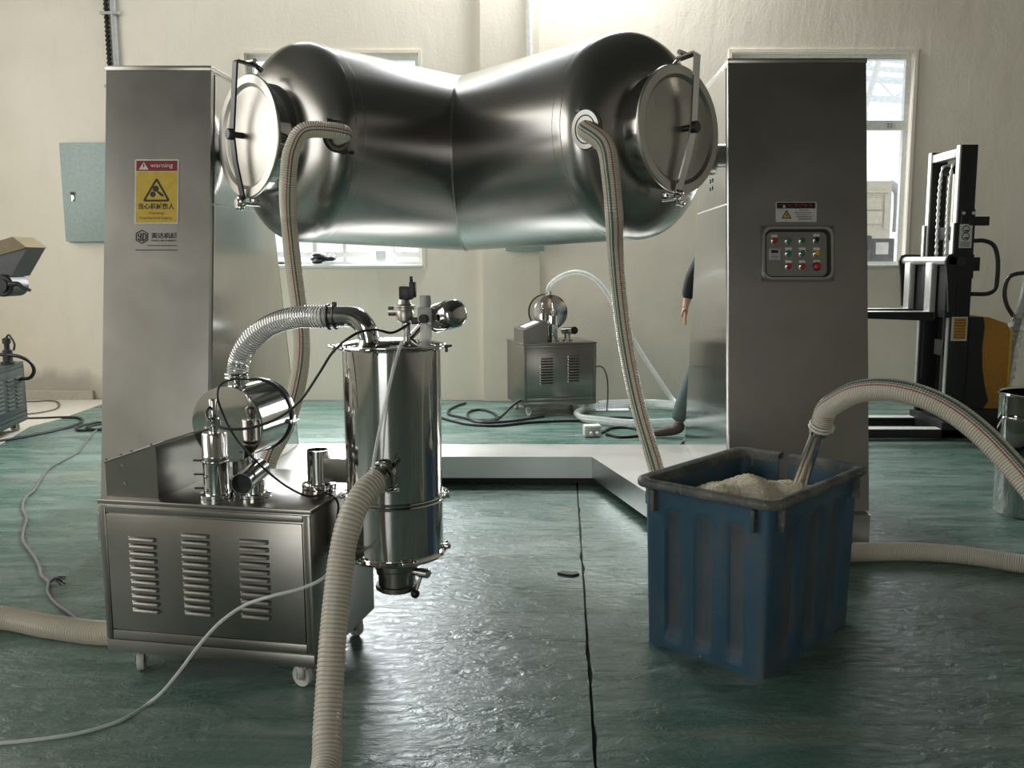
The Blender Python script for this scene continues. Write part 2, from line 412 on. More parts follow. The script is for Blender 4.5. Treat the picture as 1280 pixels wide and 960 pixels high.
# ------------------------------------------------------------------ the room
XL, XR, YB, YR, ZC = -6.2, 6.5, 8.85, -6.0, 5.6
def wall_boxes(u0, u1, z1, openings, fn):
    m = MB(); cur = u0
    def q(a, b, c, d):
        if b-a > 1e-4 and d-c > 1e-4: m.add(*fn(a, b, c, d))
    for (a, b, c, d) in sorted(openings):
        q(cur, a, 0, z1); q(a, b, 0, c); q(a, b, d, z1); cur = b
    q(cur, u1, 0, z1); return m
def bxf(x0, x1, y0, y1, z0, z1):
    v = [(x, y, z) for x in (x0, x1) for y in (y0, y1) for z in (z0, z1)]
    return v, [(0, 1, 3, 2), (4, 6, 7, 5), (0, 4, 5, 1), (2, 3, 7, 6), (0, 2, 6, 4), (1, 5, 7, 3)]
W1 = (-2.92, -1.30, 1.29, 3.25); W2 = (1.602, 3.29, 1.29, 3.25)
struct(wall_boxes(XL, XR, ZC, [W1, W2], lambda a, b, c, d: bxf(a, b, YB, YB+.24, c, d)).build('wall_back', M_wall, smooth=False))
struct(wall_boxes(YR, YB, ZC, [(-1.0, 7.4, 1.2, 4.6)], lambda a, b, c, d: bxf(XL-.2, XL, a, b, c, d)).build('wall_left', M_wall, smooth=False))
struct(wall_boxes(YR, YB, ZC, [], lambda a, b, c, d: bxf(XR, XR+.2, a, b, c, d)).build('wall_right', M_wallout, smooth=False))
struct(wall_boxes(XL, XR, ZC, [(-3.9, -.9, 0, 3.4)], lambda a, b, c, d: bxf(a, b, YR-.2, YR, c, d)).build('wall_rear', M_wallout, smooth=False))
m = MB()
for (x0, x1, y0, y1) in ((XL, XR, YR, 7.7), (XL, -3.4, 7.7, YB), (1.0, XR, 7.7, YB), (-3.4, 1.0, 8.75, YB)): m.add(*bxf(x0, x1, y0, y1, ZC, ZC+.1))
struct(m.build('ceiling', M_ceil, smooth=False))
# floor: two poured slabs with a worn joint between them
ja, jb = at(722, 615, z=0), at(744, 950, z=0)
def jx(y): return ja.x+(y-ja.y)/(jb.y-ja.y)*(jb.x-ja.x)
fl = struct(MB().add(*bxf(XL, XR, YR, YB+.2, -.2, -.012)).build('floor', M_dirt, smooth=False))
ys = [YR+.08*i for i in range(int((YB+.05-YR)/.08)+1)]+[YB+.2]
def jag(i, s): return .003+.003*random.random()+(.006 if random.random() < .12 else 0)
for s in (-1, 1):
    e = [(jx(y)+s*(jag(i, s) if y < 5.6 else .0006), y) for i, y in enumerate(ys)]
    poly = [(XL, YR), (XL, YB+.2)]+e[::-1] if s < 0 else [(XR, YB+.2), (XR, YR)]+e
    MB().prism(poly, -.012, 0).build('floor_slab', M_floor, fl, smooth=False)
# bare concrete along the foot of the wall
cp = [at(*p, z=0) for p in ((0, 556), (36, 534), (75, 524), (129, 505))]
poly = [(p.x, p.y) for p in cp]+[(cp[-1].x+.2, YB-.001), (XL+.02, YB-.001), (XL+.02, cp[0].y)]
struct(MB().prism(poly, .0005, .004).build('trim_1', M_conc, smooth=False))
# pilaster and low block on the back wall
struct(MB().add(*bxf(-.72, -.178, YB-.07, YB, 0.0, ZC)).build('trim_2', M_wall, smooth=False))
pa, pb = at(36, 494, y=YB-.05), at(115, 500, y=YB-.05)
struct(MB().add(*bxf(pa.x-.9, pb.x, YB-.05, YB-.001, .004, .09)).build('trim_3', M_conc, smooth=False))

def window(name, x0, x1, z0, z1, bars, transom, bottoms):
    y0 = YB+.085
    m = MB(); t = .045
    for a in ((x0, x0+t, z0, z1), (x1-t, x1, z0, z1), (x0+t, x1-t, z0, z0+t), (x0+t, x1-t, z1-t, z1)):
        m.add(*bxf(a[0], a[1], y0, y0+.06, a[2], a[3]))
    w = struct(m.build(name, M_white, smooth=False))
    for (zt, th) in transom: MB().add(*bxf(x0+t, x1-t, y0-.008, y0+.05, zt-th/2, zt+th/2)).build('transom', M_white, w, smooth=False)
    for b, bw in bars: MB().add(*bxf(b-bw/2, b+bw/2, y0+.005, y0+.045, z0+t, z1-t)).build('mullion', M_white, w, smooth=False)
    xs = [x0+t]+[b for b, _ in bars]+[x1-t]
    for i in range(len(xs)-1): MB().add(*bxf(xs[i], xs[i+1], y0+.02, y0+.024, z0+t, z1-t)).build('pane', M_glass, w, smooth=False)
    MB().box(((x0+x1)/2, YB+.035, z0-.0), (x1-x0, .12, .03), r=.004).build('sill', M_white, w)
    # plaster reveal edge round the opening
    m = MB()
    for a in ((x0-.03, x0, z0-.03, z1+.03), (x1, x1+.03, z0-.03, z1+.03), (x0, x1, z1, z1+.03)): m.add(*bxf(a[0], a[1], YB-.012, YB+.01, a[2], a[3]))
    m.build('casing', M_wall, w, smooth=False)
    return w
w1 = window('window_1', *W1, [(at(394, 320, y=8.95).x, .04), (at(431, 320, y=8.95).x, .03), (at(490, 320, y=8.95).x, .05)], [(1.40, .05)], None)
w2 = window('window_2', *W2, [(2.42, .05)], [(at(1100, 157, y=8.95).z, .085)], None)
# rows of bolt heads / latch holes on the transom of the right window
tz = at(1100, 157, y=8.94).z
for i in range(4):
    MB().cyl((3.1+.03*(i % 2), 8.92, tz+.012-.024*(i//2)), (3.1+.03*(i % 2), 8.93, tz+.012-.024*(i//2)), .006, seg=8).build('rivet', M_darksteel, w2)

# beyond the windows: the yard with a pale roof frame and a beige machine
def bar(m, a, b, w): return m.tube([a, b], w/2, seg=4, smooth=False)
tr = empty('roof_truss', (3.6, 13.5, 0), 'pale steel roof truss with purlins seen through the right window', 'truss')
for (u, v, u2, v2, w, yy) in ((1075, 70, 1150, 78, .10, 14), (1075, 84, 1150, 90, .08, 14.2), (1075, 98, 1150, 103, .10, 14.4), (1075, 122, 1150, 127, .10, 14.6), (1098, 101, 1118, 122, .03, 14.3), (1118, 122, 1150, 100, .03, 14.3), (1075, 90, 1096, 70, .05, 13.8)):
    bar(MB(), at(u, v, y=yy), at(u2, v2, y=yy), w).build('purlin', M_paper, tr)
bar(MB(), at(1080, 140, y=13), at(1103, 62, y=13), .08).build('brace', M_white, tr)
bar(MB(), at(1080, 140, y=13), Vector((at(1080, 140, y=13).x, 13, 0)), .12).build('column', M_white, tr)
bm_ = empty('beige_machine', (4.3, 12, 0), 'beige panelled machine with a bent duct standing beyond the right window', 'machine')
a, b = at(1060, 226, y=12), at(1111, 330, y=12)
MB().box(((a.x+b.x)/2, 12.4, (a.z+0)/2), (b.x-a.x, .8, a.z), r=.02).build('housing', M_beige, bm_)
for (u0, v0, u1, v1) in ((1083, 248, 1102, 262), (1083, 264, 1102, 280), (1060, 238, 1110, 241), (1106, 243, 1110, 286)):
    p, q = at(u0, v0, y=11.99), at(u1, v1, y=11.99)
    MB().box(((p.x+q.x)/2, 11.99, (p.z+q.z)/2), (q.x-p.x, .03, p.z-q.z), r=.005).build('panel', M_beige, bm_)
MB().tube([at(1112, 230, y=12.2), at(1122, 238, y=12.2), at(1123, 255, y=12.2), at(1121, 290, y=12.2)], .06).build('duct', M_greyp, bm_)
dk = empty('dark_control_stand', (4.0, 11, 0), 'dark instrument stand with a pale screen beyond the right window', 'machine')
p, q = at(1090, 298, y=11), at(1117, 330, y=11)
MB().box(((p.x+q.x)/2, 11.15, p.z/2), (q.x-p.x, .3, p.z), r=.01).build('body', M_darksteel, dk)
p, q = at(1095, 303, y=10.99), at(1110, 318, y=10.99)
MB().box(((p.x+q.x)/2, 10.99, (p.z+q.z)/2), (q.x-p.x, .01, p.z-q.z)).build('screen', M_lbl, dk)
p, q = at(1080, 294, y=10.9), at(1089, 330, y=10.9)
MB().box(((p.x+q.x)/2, 11.0, p.z/2), (q.x-p.x, .2, p.z), r=.02).build('side_unit', M_black, dk)

# ------------------------------------------------------------------ wall fittings
eb = empty('electric_box', (-4.4, YB, 1.5), 'grey-green metal electric box with small lock on the cream wall', 'electric box')
MB().box((-4.36, YB-.06, 1.975), (.56, .12, .905), r=.006).build('door', M_boxg, eb)
MB().box((-4.36, YB-.015, 1.975), (.59, .03, .93), r=.003).build('back_frame', M_boxg, eb)
p = at(91, 246, y=YB-.125); lk = MB().box((p.x, YB-.125, p.z), (.028, .014, .085), r=.004).build('lock', M_pol, eb)
MB().cyl((p.x, YB-.14, p.z+.03), (p.x, YB-.125, p.z+.03), .016).build('lock_button', M_black, lk)
cd = empty('wall_conduit', (-4.1, YB-.03, 0), 'steel conduit and black corrugated cable running up the wall behind the left post', 'conduit')
MB().cyl((-4.10, YB-.03, .2), (-4.10, YB-.03, ZC), .026).build('steel_pipe', M_greyp, cd)
m = MB(); m.tube([(-4.165, YB-.03, .2), (-4.165, YB-.03, ZC)], .02, seg=8, step=.01, rib=.006, pitch=.04); m.build('corrugated_cable', M_black, cd)
for z in (2.95, 3.6, 1.2): MB().box((-4.13, YB-.03, z), (.17, .062, .025), r=.003).build('clip', M_greyp, cd)
cp_ = empty('white_conduit', (-.27, YB-.09, 0), 'white round conduit running down the pilaster behind the tank', 'conduit')
MB().cyl((-.27, YB-.10, 1.45), (-.27, YB-.10, ZC), .028).build('pipe', M_white, cp_)
for z in (2.4, 4.4): MB().box((-.27, YB-.09, z), (.09, .04, .03), r=.003).build('clip', M_white, cp_)
p, q = at(632, 314, y=YB-.2), at(680, 314, y=YB-.2)
jbx = MB(); jbx.box(((p.x+q.x)/2, YB-.15, p.z+.3), (q.x-p.x, .16, .6), r=.008)
jb_ = tag(jbx.build('wall_switch_box', M_boxg), 'grey box on the pilaster, only its underside showing below the tank', 'electric box')
MB().box(((p.x+q.x)/2, YB-.235, p.z+.3), (q.x-p.x-.04, .01, .54), r=.003).build('door', M_boxg, jb_)

# things on the sill of the left window
p = at(405, 327, y=YB+.02)
cl = MB()
for i in range(16):
    a = random.random()*6.28
    cl.sphere((p.x+random.uniform(-.085, .085), YB-.01+random.uniform(-.02, .03), 1.345+random.uniform(-.02, .06)), random.uniform(.025, .045), 8, 6, (1.3, .8, .7))
tag(cl.build('crumpled_black_rag', M_rubber), 'crumpled black rag lying on the left window sill', 'rag')
p = at(352, 327, y=YB+.02)
tag(MB().sphere((p.x, YB+.02, 1.325), .022, 10, 6, (2.2, 1, .7)).build('black_glove', M_rubber), 'small black glove on the window sill beside the left post', 'glove')
p = at(477, 326, y=YB+.04)
pt = MB().box((p.x, YB+.012, 1.37), (.10, .004, .13)).build('paper_tag', M_paper)
tag(pt, 'white paper tag hanging on the bottom rail of the left window', 'paper')

# ------------------------------------------------------------------ the mixer
PLx0, PLx1, PRx0, PRx1 = -2.165, -1.662, .806, 1.462
ZB = .18; FY0, FY1, BY0, BY1 = 4.22, 4.55, 5.78, 5.27
mix_ = empty('v_mixer', (-.43, 5.0, 0), 'large stainless steel V-shaped drum mixer hung between two steel posts', 'mixer')
bp = [(-2.15, 4.15), (-1.44, 4.15), (-1.066, 5.41), (.202, 5.41), (.57, 4.15), (1.445, 4.15), (1.445, 5.79), (-2.15, 5.79)]
MB().prism(bp, .05, ZB).build('base_beam', M_base, mix_, smooth=False)
ip = [(-2.1, 4.25), (-1.5, 4.25), (-1.13, 5.5), (.27, 5.5), (.64, 4.25), (1.4, 4.25), (1.4, 5.7), (-2.1, 5.7)]
MB().prism(ip, .0, .05).build('base_gap_shade', M_black, mix_, smooth=False)  # black fill standing in for the shaded gap between base and floor
def post(x0, x1, zt, inner):
    m = MB(); vs = []
    for x in (x0, x1): vs += [(x, FY0, ZB), (x, BY0, ZB), (x, BY1, zt), (x, FY1, zt)]
    m.add(vs, [(0, 1, 2, 3), (4, 7, 6, 5), (0, 4, 5, 1), (1, 5, 6, 2), (2, 6, 7, 3), (3, 7, 4, 0)])
    p = m.build('support_post', M_post, mix_, smooth=False)
    MB().box(((x0+x1)/2, (FY1+BY1)/2-.002, zt+.004), (x1-x0+.006, BY1-FY1+.012, .022), r=.002).build('post_cap', M_post, p)
    s = 1 if inner == x1 else -1
    def yf(z): return FY0+(FY1-FY0)*(z-ZB)/(zt-ZB)
    def yb(z): return BY0+(BY1-BY0)*(z-ZB)/(zt-ZB)
    zs = 1.615
    for (za, zb) in ((ZB+.004, zs-.004), (zs+.004, zt-.02)):
        poly = [(yf(za)+.045, za), (yb(za)-.03, za), (yb(zb)-.03, zb), (yf(zb)+.045, zb)]
        mm = MB(); mm.prism(poly, 0, .004, Matrix(((0, 0, s, inner), (1, 0, 0, 0), (0, 1, 0, 0), (0, 0, 0, 1))))
        mm.build('side_panel', M_pside, p, smooth=False)
    for i in range(4):
        pc = at(890, 231, x=PRx0); yy, zz = pc.y-.035+.07*(i % 2), pc.z+.02-.04*(i//2)
        MB().cyl((inner+s*.003, yy, zz), (inner+s*.008, yy, zz), .011, seg=10).build('plug', M_black, p)
    return p
postL = post(PLx0, PLx1, 2.255, PLx1); postR = post(PRx0, PRx1, 2.285, PRx0)

# tank: two mitred cylinders with dished heads
TO = Vector((-.525, 5.28, 1.872)); TR = .467; TILT = .042; ARM = .812; HH = .190; NEXP = 2.2
_Tm = Matrix.Rotation(-TILT, 3, 'X')
def armdir(s): return _Tm @ Vector((s*math.cos(ARM), -math.sin(ARM), 0))
def make_arm(s, L):
    d = armdir(s); n = _Tm @ Vector((s*math.sin(ARM), math.cos(ARM), 0)); z = _Tm @ Vector((0, 0, 1))
    seg = 96; rows = []
    st = [-(TR*math.cos(2*math.pi*k/seg)*math.sin(ARM))/math.cos(ARM) for k in range(seg)]
    for fr in (0, .04, .25, .5, .75, .97, 1.0): rows.append([(st[k]+(L-st[k])*fr, TR) for k in range(seg)])
    for k in range(1, 15):
        a = math.pi/2*k/15; rows.append([(L+HH*math.sin(a)**(2/NEXP), TR*math.cos(a)**(2/NEXP))]*seg)
    vs = []; fs = []
    for row in rows:
        for k, (h, r) in enumerate(row):
            a = 2*math.pi*k/seg; vs.append(TO+d*h+n*(r*math.cos(a))+z*(r*math.sin(a)))
    for i in range(len(rows)-1):
        for k in range(seg):
            k2 = (k+1) % seg; fs.append((i*seg+k, i*seg+k2, (i+1)*seg+k2, (i+1)*seg+k))
    fs.append(tuple((len(rows)-1)*seg+k for k in range(seg)))
    dr = MB().add(vs, fs).build('tank_drum', M_tank, mix_, ang=60)
    MB().torus(TO+d*L, d, TR-.002, .003, 96, 6).build('weld_seam', M_bead, dr)
    MB().torus(TO+d*(L-.05), d, TR-.0022, .003, 96, 6).build('weld_seam', M_bead, dr)
    # manhole neck, cover, clamp
    rc = .278; hn = L+.262
    MB().lathe([(.250, L+.02), (.250, hn-.012), (.262, hn-.010), (.262, hn), (.22, hn)], TO, d, 56, False).build('manhole_neck', M_pol, dr)
    MB().lathe([(.0, hn), (rc-.004, hn), (rc, hn+.004), (rc, hn+.012), (rc-.004, hn+.016), (.238, hn+.018), (.230, hn+.012), (.222, hn+.006), (.20, hn+.010), (.14, hn+.024), (.07, hn+.034), (.0005, hn+.037)], TO, d, 64).build('manhole_cover', M_cover, dr)
    cc = TO+d*hn; up = (z*math.cos(.10)-n*(s*math.sin(.10)*(-1))).normalized(); sd = d.cross(up).normalized()
    pts = [cc+up*.315-d*.03, cc+up*.325+d*.07, cc+up*.318+d*.078, cc+d*.088, cc-up*.12+d*.070, cc-up*.285+d*.028]
    P = pts
    # flat strap following the bow
    vs = []; fs = []
    for i, p in enumerate(P):
        t = (P[min(i+1, len(P)-1)]-P[max(i-1, 0)]).normalized(); nn = sd.cross(t).normalized()
        for (a, b) in ((-1, -1), (1, -1), (1, 1), (-1, 1)): vs.append(p+sd*(a*.019)+nn*(b*.0045))
    for i in range(len(P)-1):
        for k in range(4): fs.append((i*4+k, i*4+(k+1) % 4, i*4+4+(k+1) % 4, i*4+4+k))
    fs += [(0, 3, 2, 1), tuple(len(vs)-4+k for k in range(4))]
    MB().add(vs, fs).build('clamp_bar', M_pol if s > 0 else M_darksteel, dr, ang=25)
    m = MB(); m.cyl(cc+up*.335+d*.0-sd*.03, cc+up*.335+sd*.03, .011, seg=12); m.cyl(cc+up*.30-d*.05, cc+up*.335, .012, seg=10)
    m.build('hinge', M_pol, dr)
    m = MB(); m.cyl(cc+d*.03, cc+d*.105, .014, seg=12); m.cyl(cc+d*.09, cc+d*.112, .026, seg=12, bev=.004); m.build('centre_bolt', M_darksteel, dr)
    kb = cc-up*.305+d*.045
    m = MB(); m.cyl(kb-d*.02, kb+d*.02, .02, seg=14)
    for i in range(5):
        a = 2*math.pi*i/5; q = kb+(up*math.cos(a)+sd*math.sin(a))*.024; m.sphere(q, .014, 8, 6)
    m.build('star_knob', M_pol, dr)
    m = MB(); m.cyl(kb-d*.10, kb, .008, seg=10); m.box((0, 0, 0), (.05, .02, .03), frame(cc-up*.285-d*.03, sd, d, up), r=.004)
    m.build('eye_bolt', M_pol, dr)
    return dr, d, n, z
drumL, dL, nL, zL = make_arm(-1, 1.038); drumR, dR, nR, zR = make_arm(1, 1.263)
# welded joint between the two drums
sm = []
for k in range(97):
    a = 2*math.pi*k/96; sm.append(TO+dL*(-(TR*math.cos(a)*math.tan(ARM)))+nL*(TR*math.cos(a))+zL*(TR*math.sin(a)))
MB().tube(sm, .005, seg=6, step=.02).build('joint_weld', M_bead, mix_)
# trunnions
for xa, xb in ((PRx0+.02, .42), (PLx1-.02, -1.25)):
    m = MB(); m.cyl((xa, 4.98, 1.895), (xb, 4.98, 1.895), .06, seg=28)
    m.build('trunnion', M_cab, mix_)
    s = 1 if xa > 0 else -1
    MB().cyl((xa-s*.02, 4.98, 1.895), (xa-s*.05, 4.98, 1.895), .10, seg=28, bev=.004).build('trunnion_flange', M_cab, mix_)
def hit(u, v, d):
    r = ray(u, v).normalized(); t = 3.0
    while t < 8:
        p = CO+r*t; w = p-TO; q = w-d*w.dot(d)
        if q.length < TR: return p, q.normalized()
        t += .003
def nozzle(u, v, dr, d, clamp_r):
    p, q = hit(u, v, d)
    MB().pipe(p-q*.01, p+q*.035, .030).build('nozzle', M_pol, dr)
    m = MB(); m.lathe([(.026, .022), (clamp_r, .022), (clamp_r, .030), (clamp_r-.004, .034), (clamp_r, .038), (clamp_r, .046), (.026, .046)], p, q, 32, False)
    m.build('nozzle_flange', M_flange, dr)
    m = MB(); m.torus(p+q*.046, q, clamp_r*.72, .003, 32, 6); m.build('gasket_ring', M_darksteel, dr)
    m = MB(); m.torus(p+q*.034, q, clamp_r+.001, .006, 36, 8)
    X, Y, Z = perp(q)
    for sgn in (1,):
        e = p+q*.034+(X*.5-Y*.85).normalized()*(clamp_r+.012)
        m.box((0, 0, 0), (.03, .022, .016), frame(e, X, Z, Y), r=.003); m.cyl(e-X*.03, e+X*.035, .006, seg=10)
        m.cyl(e+X*.028, e+X*.048, .011, seg=10)
        e2 = p+q*.034-(X*.5-Y*.85).normalized()*(clamp_r+.01); m.box((0, 0, 0), (.03, .02, .014), frame(e2, X, Z, Y), r=.003)
    m.build('nozzle_clamp', M_darksteel, dr)
    return p, q
nzL, qL = nozzle(415, 171, drumL, dL, .062)
nzR, qR = nozzle(741, 162, drumR, dR, .078)

# front-face decals: local frame on the leaning post face
def face_frame(u, v, zt):
    nrm = Vector((0, -(zt-ZB), (FY1-FY0))).normalized(); upv = Vector((0, (FY1-FY0), (zt-ZB))).normalized()
    o = atp(u, v, (0, FY0, ZB), nrm)
    return frame(o+nrm*.0012, Vector((1, 0, 0)), nrm, upv), (o-CO).dot(CF)/FPX
ws, k = face_frame(196, 239.5, 2.255)
def T(M, x, y, z=0): return M @ Matrix.Translation((x*k, -y*k, z))
wsg = MB().prism(rrect(55*k, 81*k, 2*k), 0, .0012, ws).build('warning_sign', M_sw, mix_, smooth=False); wsg['label'] = 'yellow and red mechanical injury warning sign'
MB().prism(rrect(51.5*k, 64*k, .6*k), .0012, .0016, T(ws, 0, 7)).build('yellow_field', M_sy, wsg, smooth=False)
MB().prism(rrect(51.5*k, 13*k, .6*k), .0012, .0017, T(ws, 0, -32.2)).build('red_header', M_sr, wsg, smooth=False)
MB().prism([(-6.2*k, -4.4*k), (6.2*k, -4.4*k), (0, 5.4*k)], .0017, .002, T(ws, -16.5, -31.8)).build('white_triangle', M_sw, wsg, smooth=False)
MB().prism([(-.5*k, -1.6*k), (.5*k, -1.6*k), (.9*k, 3*k), (-.9*k, 3*k)], .002, .0023, T(ws, -16.5, -31.8)).build('exclamation_mark', M_sr, wsg, smooth=False)
place(text_fit('warning', 28*k, 6.6*k, M_sw), 'lettering', wsg, T(ws, 6, -32, .0018))
def tri(rad, c=0): return [(rad*math.cos(R(a)), rad*math.sin(R(a))+c) for a in (90, 210, 330)]
def tri_round(rad, r, n=4):
    out = []
    for a in (90, 210, 330):
        c = ((rad-2*r)*math.cos(R(a)), (rad-2*r)*math.sin(R(a)))
        for i in range(n+1):
            b = R(a-60+120*i/n); out.append((c[0]+r*math.cos(b), c[1]+r*math.sin(b)))
    return out
ring_plate(tri_round(20.5*k, 2*k), tri_round(15.4*k, .8*k), .0016, .002, T(ws, 0, 2.5)).build('triangle_border', M_blk, wsg, smooth=False)
def disc(r, n=16): return [(r*math.cos(6.2832*i/n), r*math.sin(6.2832*i/n)) for i in range(n)]
for (x, y, r) in ((-1, -3.5, 3.9), (-4.5, 3.5, 3.6)):
    MB().prism(disc(r*k), .0016, .002, T(ws, x, y)).build('gear_symbol', M_blk, wsg, smooth=False)
MB().prism([(-1*k, 1.6*k), (1.5*k, 2.6*k), (7*k, -1.2*k), (8.6*k, -4.6*k), (4.5*k, -3.8*k), (1*k, -.6*k)], .0016, .002, T(ws, 1, 2)).build('hand_symbol', M_blk, wsg, smooth=False)
place(text_fit('当心机械伤人', 45*k, 8*k, M_blk, bold=.026), 'lettering', wsg, T(ws, 0, 18.5, .0017))
place(text_fit('Warning!', 20*k, 4.4*k, M_so, bold=.012), 'lettering', wsg, T(ws, 0, 27.5, .0017))
place(text_fit('mechanical injury', 40*k, 4.6*k, M_so, bold=.012), 'lettering', wsg, T(ws, 0, 33.5, .0017))
ws, k = face_frame(196, 299, 2.255)
lg = ring_plate([(9*k*math.sin(R(60*i)), 9*k*math.cos(R(60*i))) for i in range(6)], [(7.6*k*math.sin(R(60*i)), 7.6*k*math.cos(R(60*i))) for i in range(6)], 0, .0006, T(ws, -18.5, -3)).build('company_logo', M_blk, mix_, smooth=False)
lg['label'] = 'black hexagon emblem with company lettering'
for st in (((-4.6, 3.6), (-4.6, 1.0), (-1.4, -.6)), ((-1.4, 4.4), (-1.4, -5.2), (-4.6, -3.4), (-4.6, -2)), ((1.2, 4.6), (1.2, -5.2), (5.0, -2.8), (5.0, 2.6), (1.2, 4.6))):
    m = MB(); Mx = T(ws, -18.5, -3)
    for i in range(len(st)-1):
        a, b = Vector(st[i])*k, Vector(st[i+1])*k; t = (b-a).normalized(); nn = Vector((-t.y, t.x))*.75*k
        m.prism([a-nn-t*.3*k, b-nn+t*.3*k, b+nn+t*.3*k, a+nn-t*.3*k], 0, .0006, Mx)
    m.build('emblem_stroke', M_blk, lg, smooth=False)
place(text_fit('寅达机械', 32*k, 7.4*k, M_blk, bold=.02), 'lettering', lg, T(ws, 9, -4.6))
place(text_fit('YINDA MACHINERY', 32*k, 2.2*k, M_blk, bold=.006), 'lettering', lg, T(ws, 9, 1.8))
place(text_fit('www.yindamachinery.com', 38.5*k, 2.4*k, M_blk, bold=.006), 'lettering', lg, T(ws, 6.5, 8))
MB().box((0, 0, 0), (53*k, 1.0*k, .0004), T(ws, 0, 13.6)).build('underline', M_blk, lg, smooth=False)

# right post: label plate and control panel
ws, k = face_frame(995, 265, 2.285)
lb = MB().prism(rrect(51*k, 25*k, 1*k), 0, .001, ws).build('electric_label', M_lbl, mix_, smooth=False); lb['label'] = 'small electric hazard label with black header'
MB().prism(rrect(48*k, 7.4*k, .3*k), .001, .0014, T(ws, 0, -8)).build('black_header', M_blk, lb, smooth=False)
for i, x in enumerate((-18, -8, 0, 4, 8, 12, 16, 19)):
    MB().box((0, 0, .0016), (2.2*k, (.8+.9*(i % 3))*k, .0003), T(ws, x, -9+(i % 2))).build('red_print', M_red, lb, smooth=False)
MB().prism([(-2.2*k, -1.6*k), (2.2*k, -1.6*k), (0, 2*k)], .0014, .0017, T(ws, -15, -7.2)).build('white_triangle', M_sw, lb, smooth=False)
ring_plate(tri(7.4*k, -.6*k), tri(5.2*k, -.6*k), .001, .0014, T(ws, -12, 4)).build('triangle_border', M_blk, lb, smooth=False)
MB().prism(tri(5.1*k, -.6*k), .0008, .0012, T(ws, -12, 4)).build('yellow_triangle', M_sy, lb, smooth=False)
MB().prism([(.4*k, 3*k), (-1.3*k, -.6*k), (0, -.4*k), (-.6*k, -3.4*k), (1.3*k, .4*k), (.1*k, .4*k), (1.1*k, 3*k)], .0012, .0016, T(ws, -12, 4)).build('lightning_symbol', M_blk, lb, smooth=False)
for (x, y, w) in ((10, -2, 12), (9, .8, 22), (9, 3.2, 18), (10, 5.6, 20), (11, 7.6, 17), (11, 9.4, 17)):
    MB().box((0, 0, .0012), (w*k, .7*k, .0003), T(ws, x, y)).build('print_line', M_darksteel, lb, smooth=False)
ws, k = face_frame(996.5, 317, 2.285)
cpn = MB().prism(rrect(93*k, 71*k, 2*k), 0, .004, ws).build('control_panel', M_cab, mix_, smooth=False); cpn['label'] = 'recessed steel control panel with push buttons'
o_, i_ = rrect(88*k, 66*k, 11*k, 6), rrect(82*k, 60*k, 9*k, 6)
ring_plate(o_, i_, .004, .016, ws).build('panel_bezel', M_pol, cpn, ang=30)
ring_plate(rrect(86*k, 64*k, 10*k, 6), rrect(74*k, 54*k, 7*k, 6), .004, .007, T(ws, -1, 1)).build('bezel_recess', M_black, cpn, ang=30)
MB().prism(rrect(75*k, 55*k, 7*k), .004, .009, T(ws, -1.5, 1)).build('button_plate', M_post, cpn, smooth=False)
for sx in (-1, 1):
    for sy in (-1, 1): MB().lathe([(1.3*k, .004), (1.3*k, .006), (.6*k, .007)], T(ws, 43*sx, 32.5*sy) @ Vector((0, 0, 0)), ws.col[2].xyz, 10).build('screw', M_darksteel, cpn)
bt = [(-29, -15.5, 'red', 1, 0), (-11.6, -15.5, 'green', 0, 0), (5.6, -15.5, 'green', 0, 0), (23.2, -16.5, 'black', 1, 0), (-11.6, .5, 'green', 1, 0), (5.6, .5, 'green', 1, 0), (23.2, .5, 'yel', 1, 0), (-11.6, 16.5, 'red', 1, 0), (5.6, 16.5, 'red', 1, 0), (23.2, 16.5, 'red', 1, 1)]
for (x, y, c, plate, big) in bt:
    o = T(ws, x, y) @ Vector((0, 0, .009)); zx = ws.col[2].xyz.normalized(); r = 4.2*k*(1.35 if big else 1)
    b = MB().lathe([(r, 0), (r, .004), (r*.85, .006), (r*.85, .012), (r*.7, .014)], o, zx, 18).build('push_button', M_pol if not big else M_darksteel, cpn)
    MB().lathe([(r*.74, .008), (r*.74, .017), (r*.55, .020)], o, zx, 18).build('button_cap', {'red': M_red, 'green': M_green, 'black': M_black, 'yel': M_yel}[c], cpn)
    if plate:
        MB().prism(rrect(8*k, 3.2*k, .4*k), .009, .0105, T(ws, x, y-6)).build('name_plate', M_sw, cpn, smooth=False)
MB().prism(rrect(13.5*k, 13.5*k, .8*k), .009, .013, T(ws, -29, 1.5)).build('meter', M_greyp, cpn, smooth=False)
MB().prism(rrect(9*k, 4*k, .4*k), .013, .0135, T(ws, -29, -2)).build('meter_display', M_black, cpn, smooth=False)
for i in range(3): MB().box((0, 0, .0132), (10*k, .5*k, .0006), T(ws, -29, 2.6+1.6*i)).build('meter_print', M_darksteel, cpn, smooth=False)
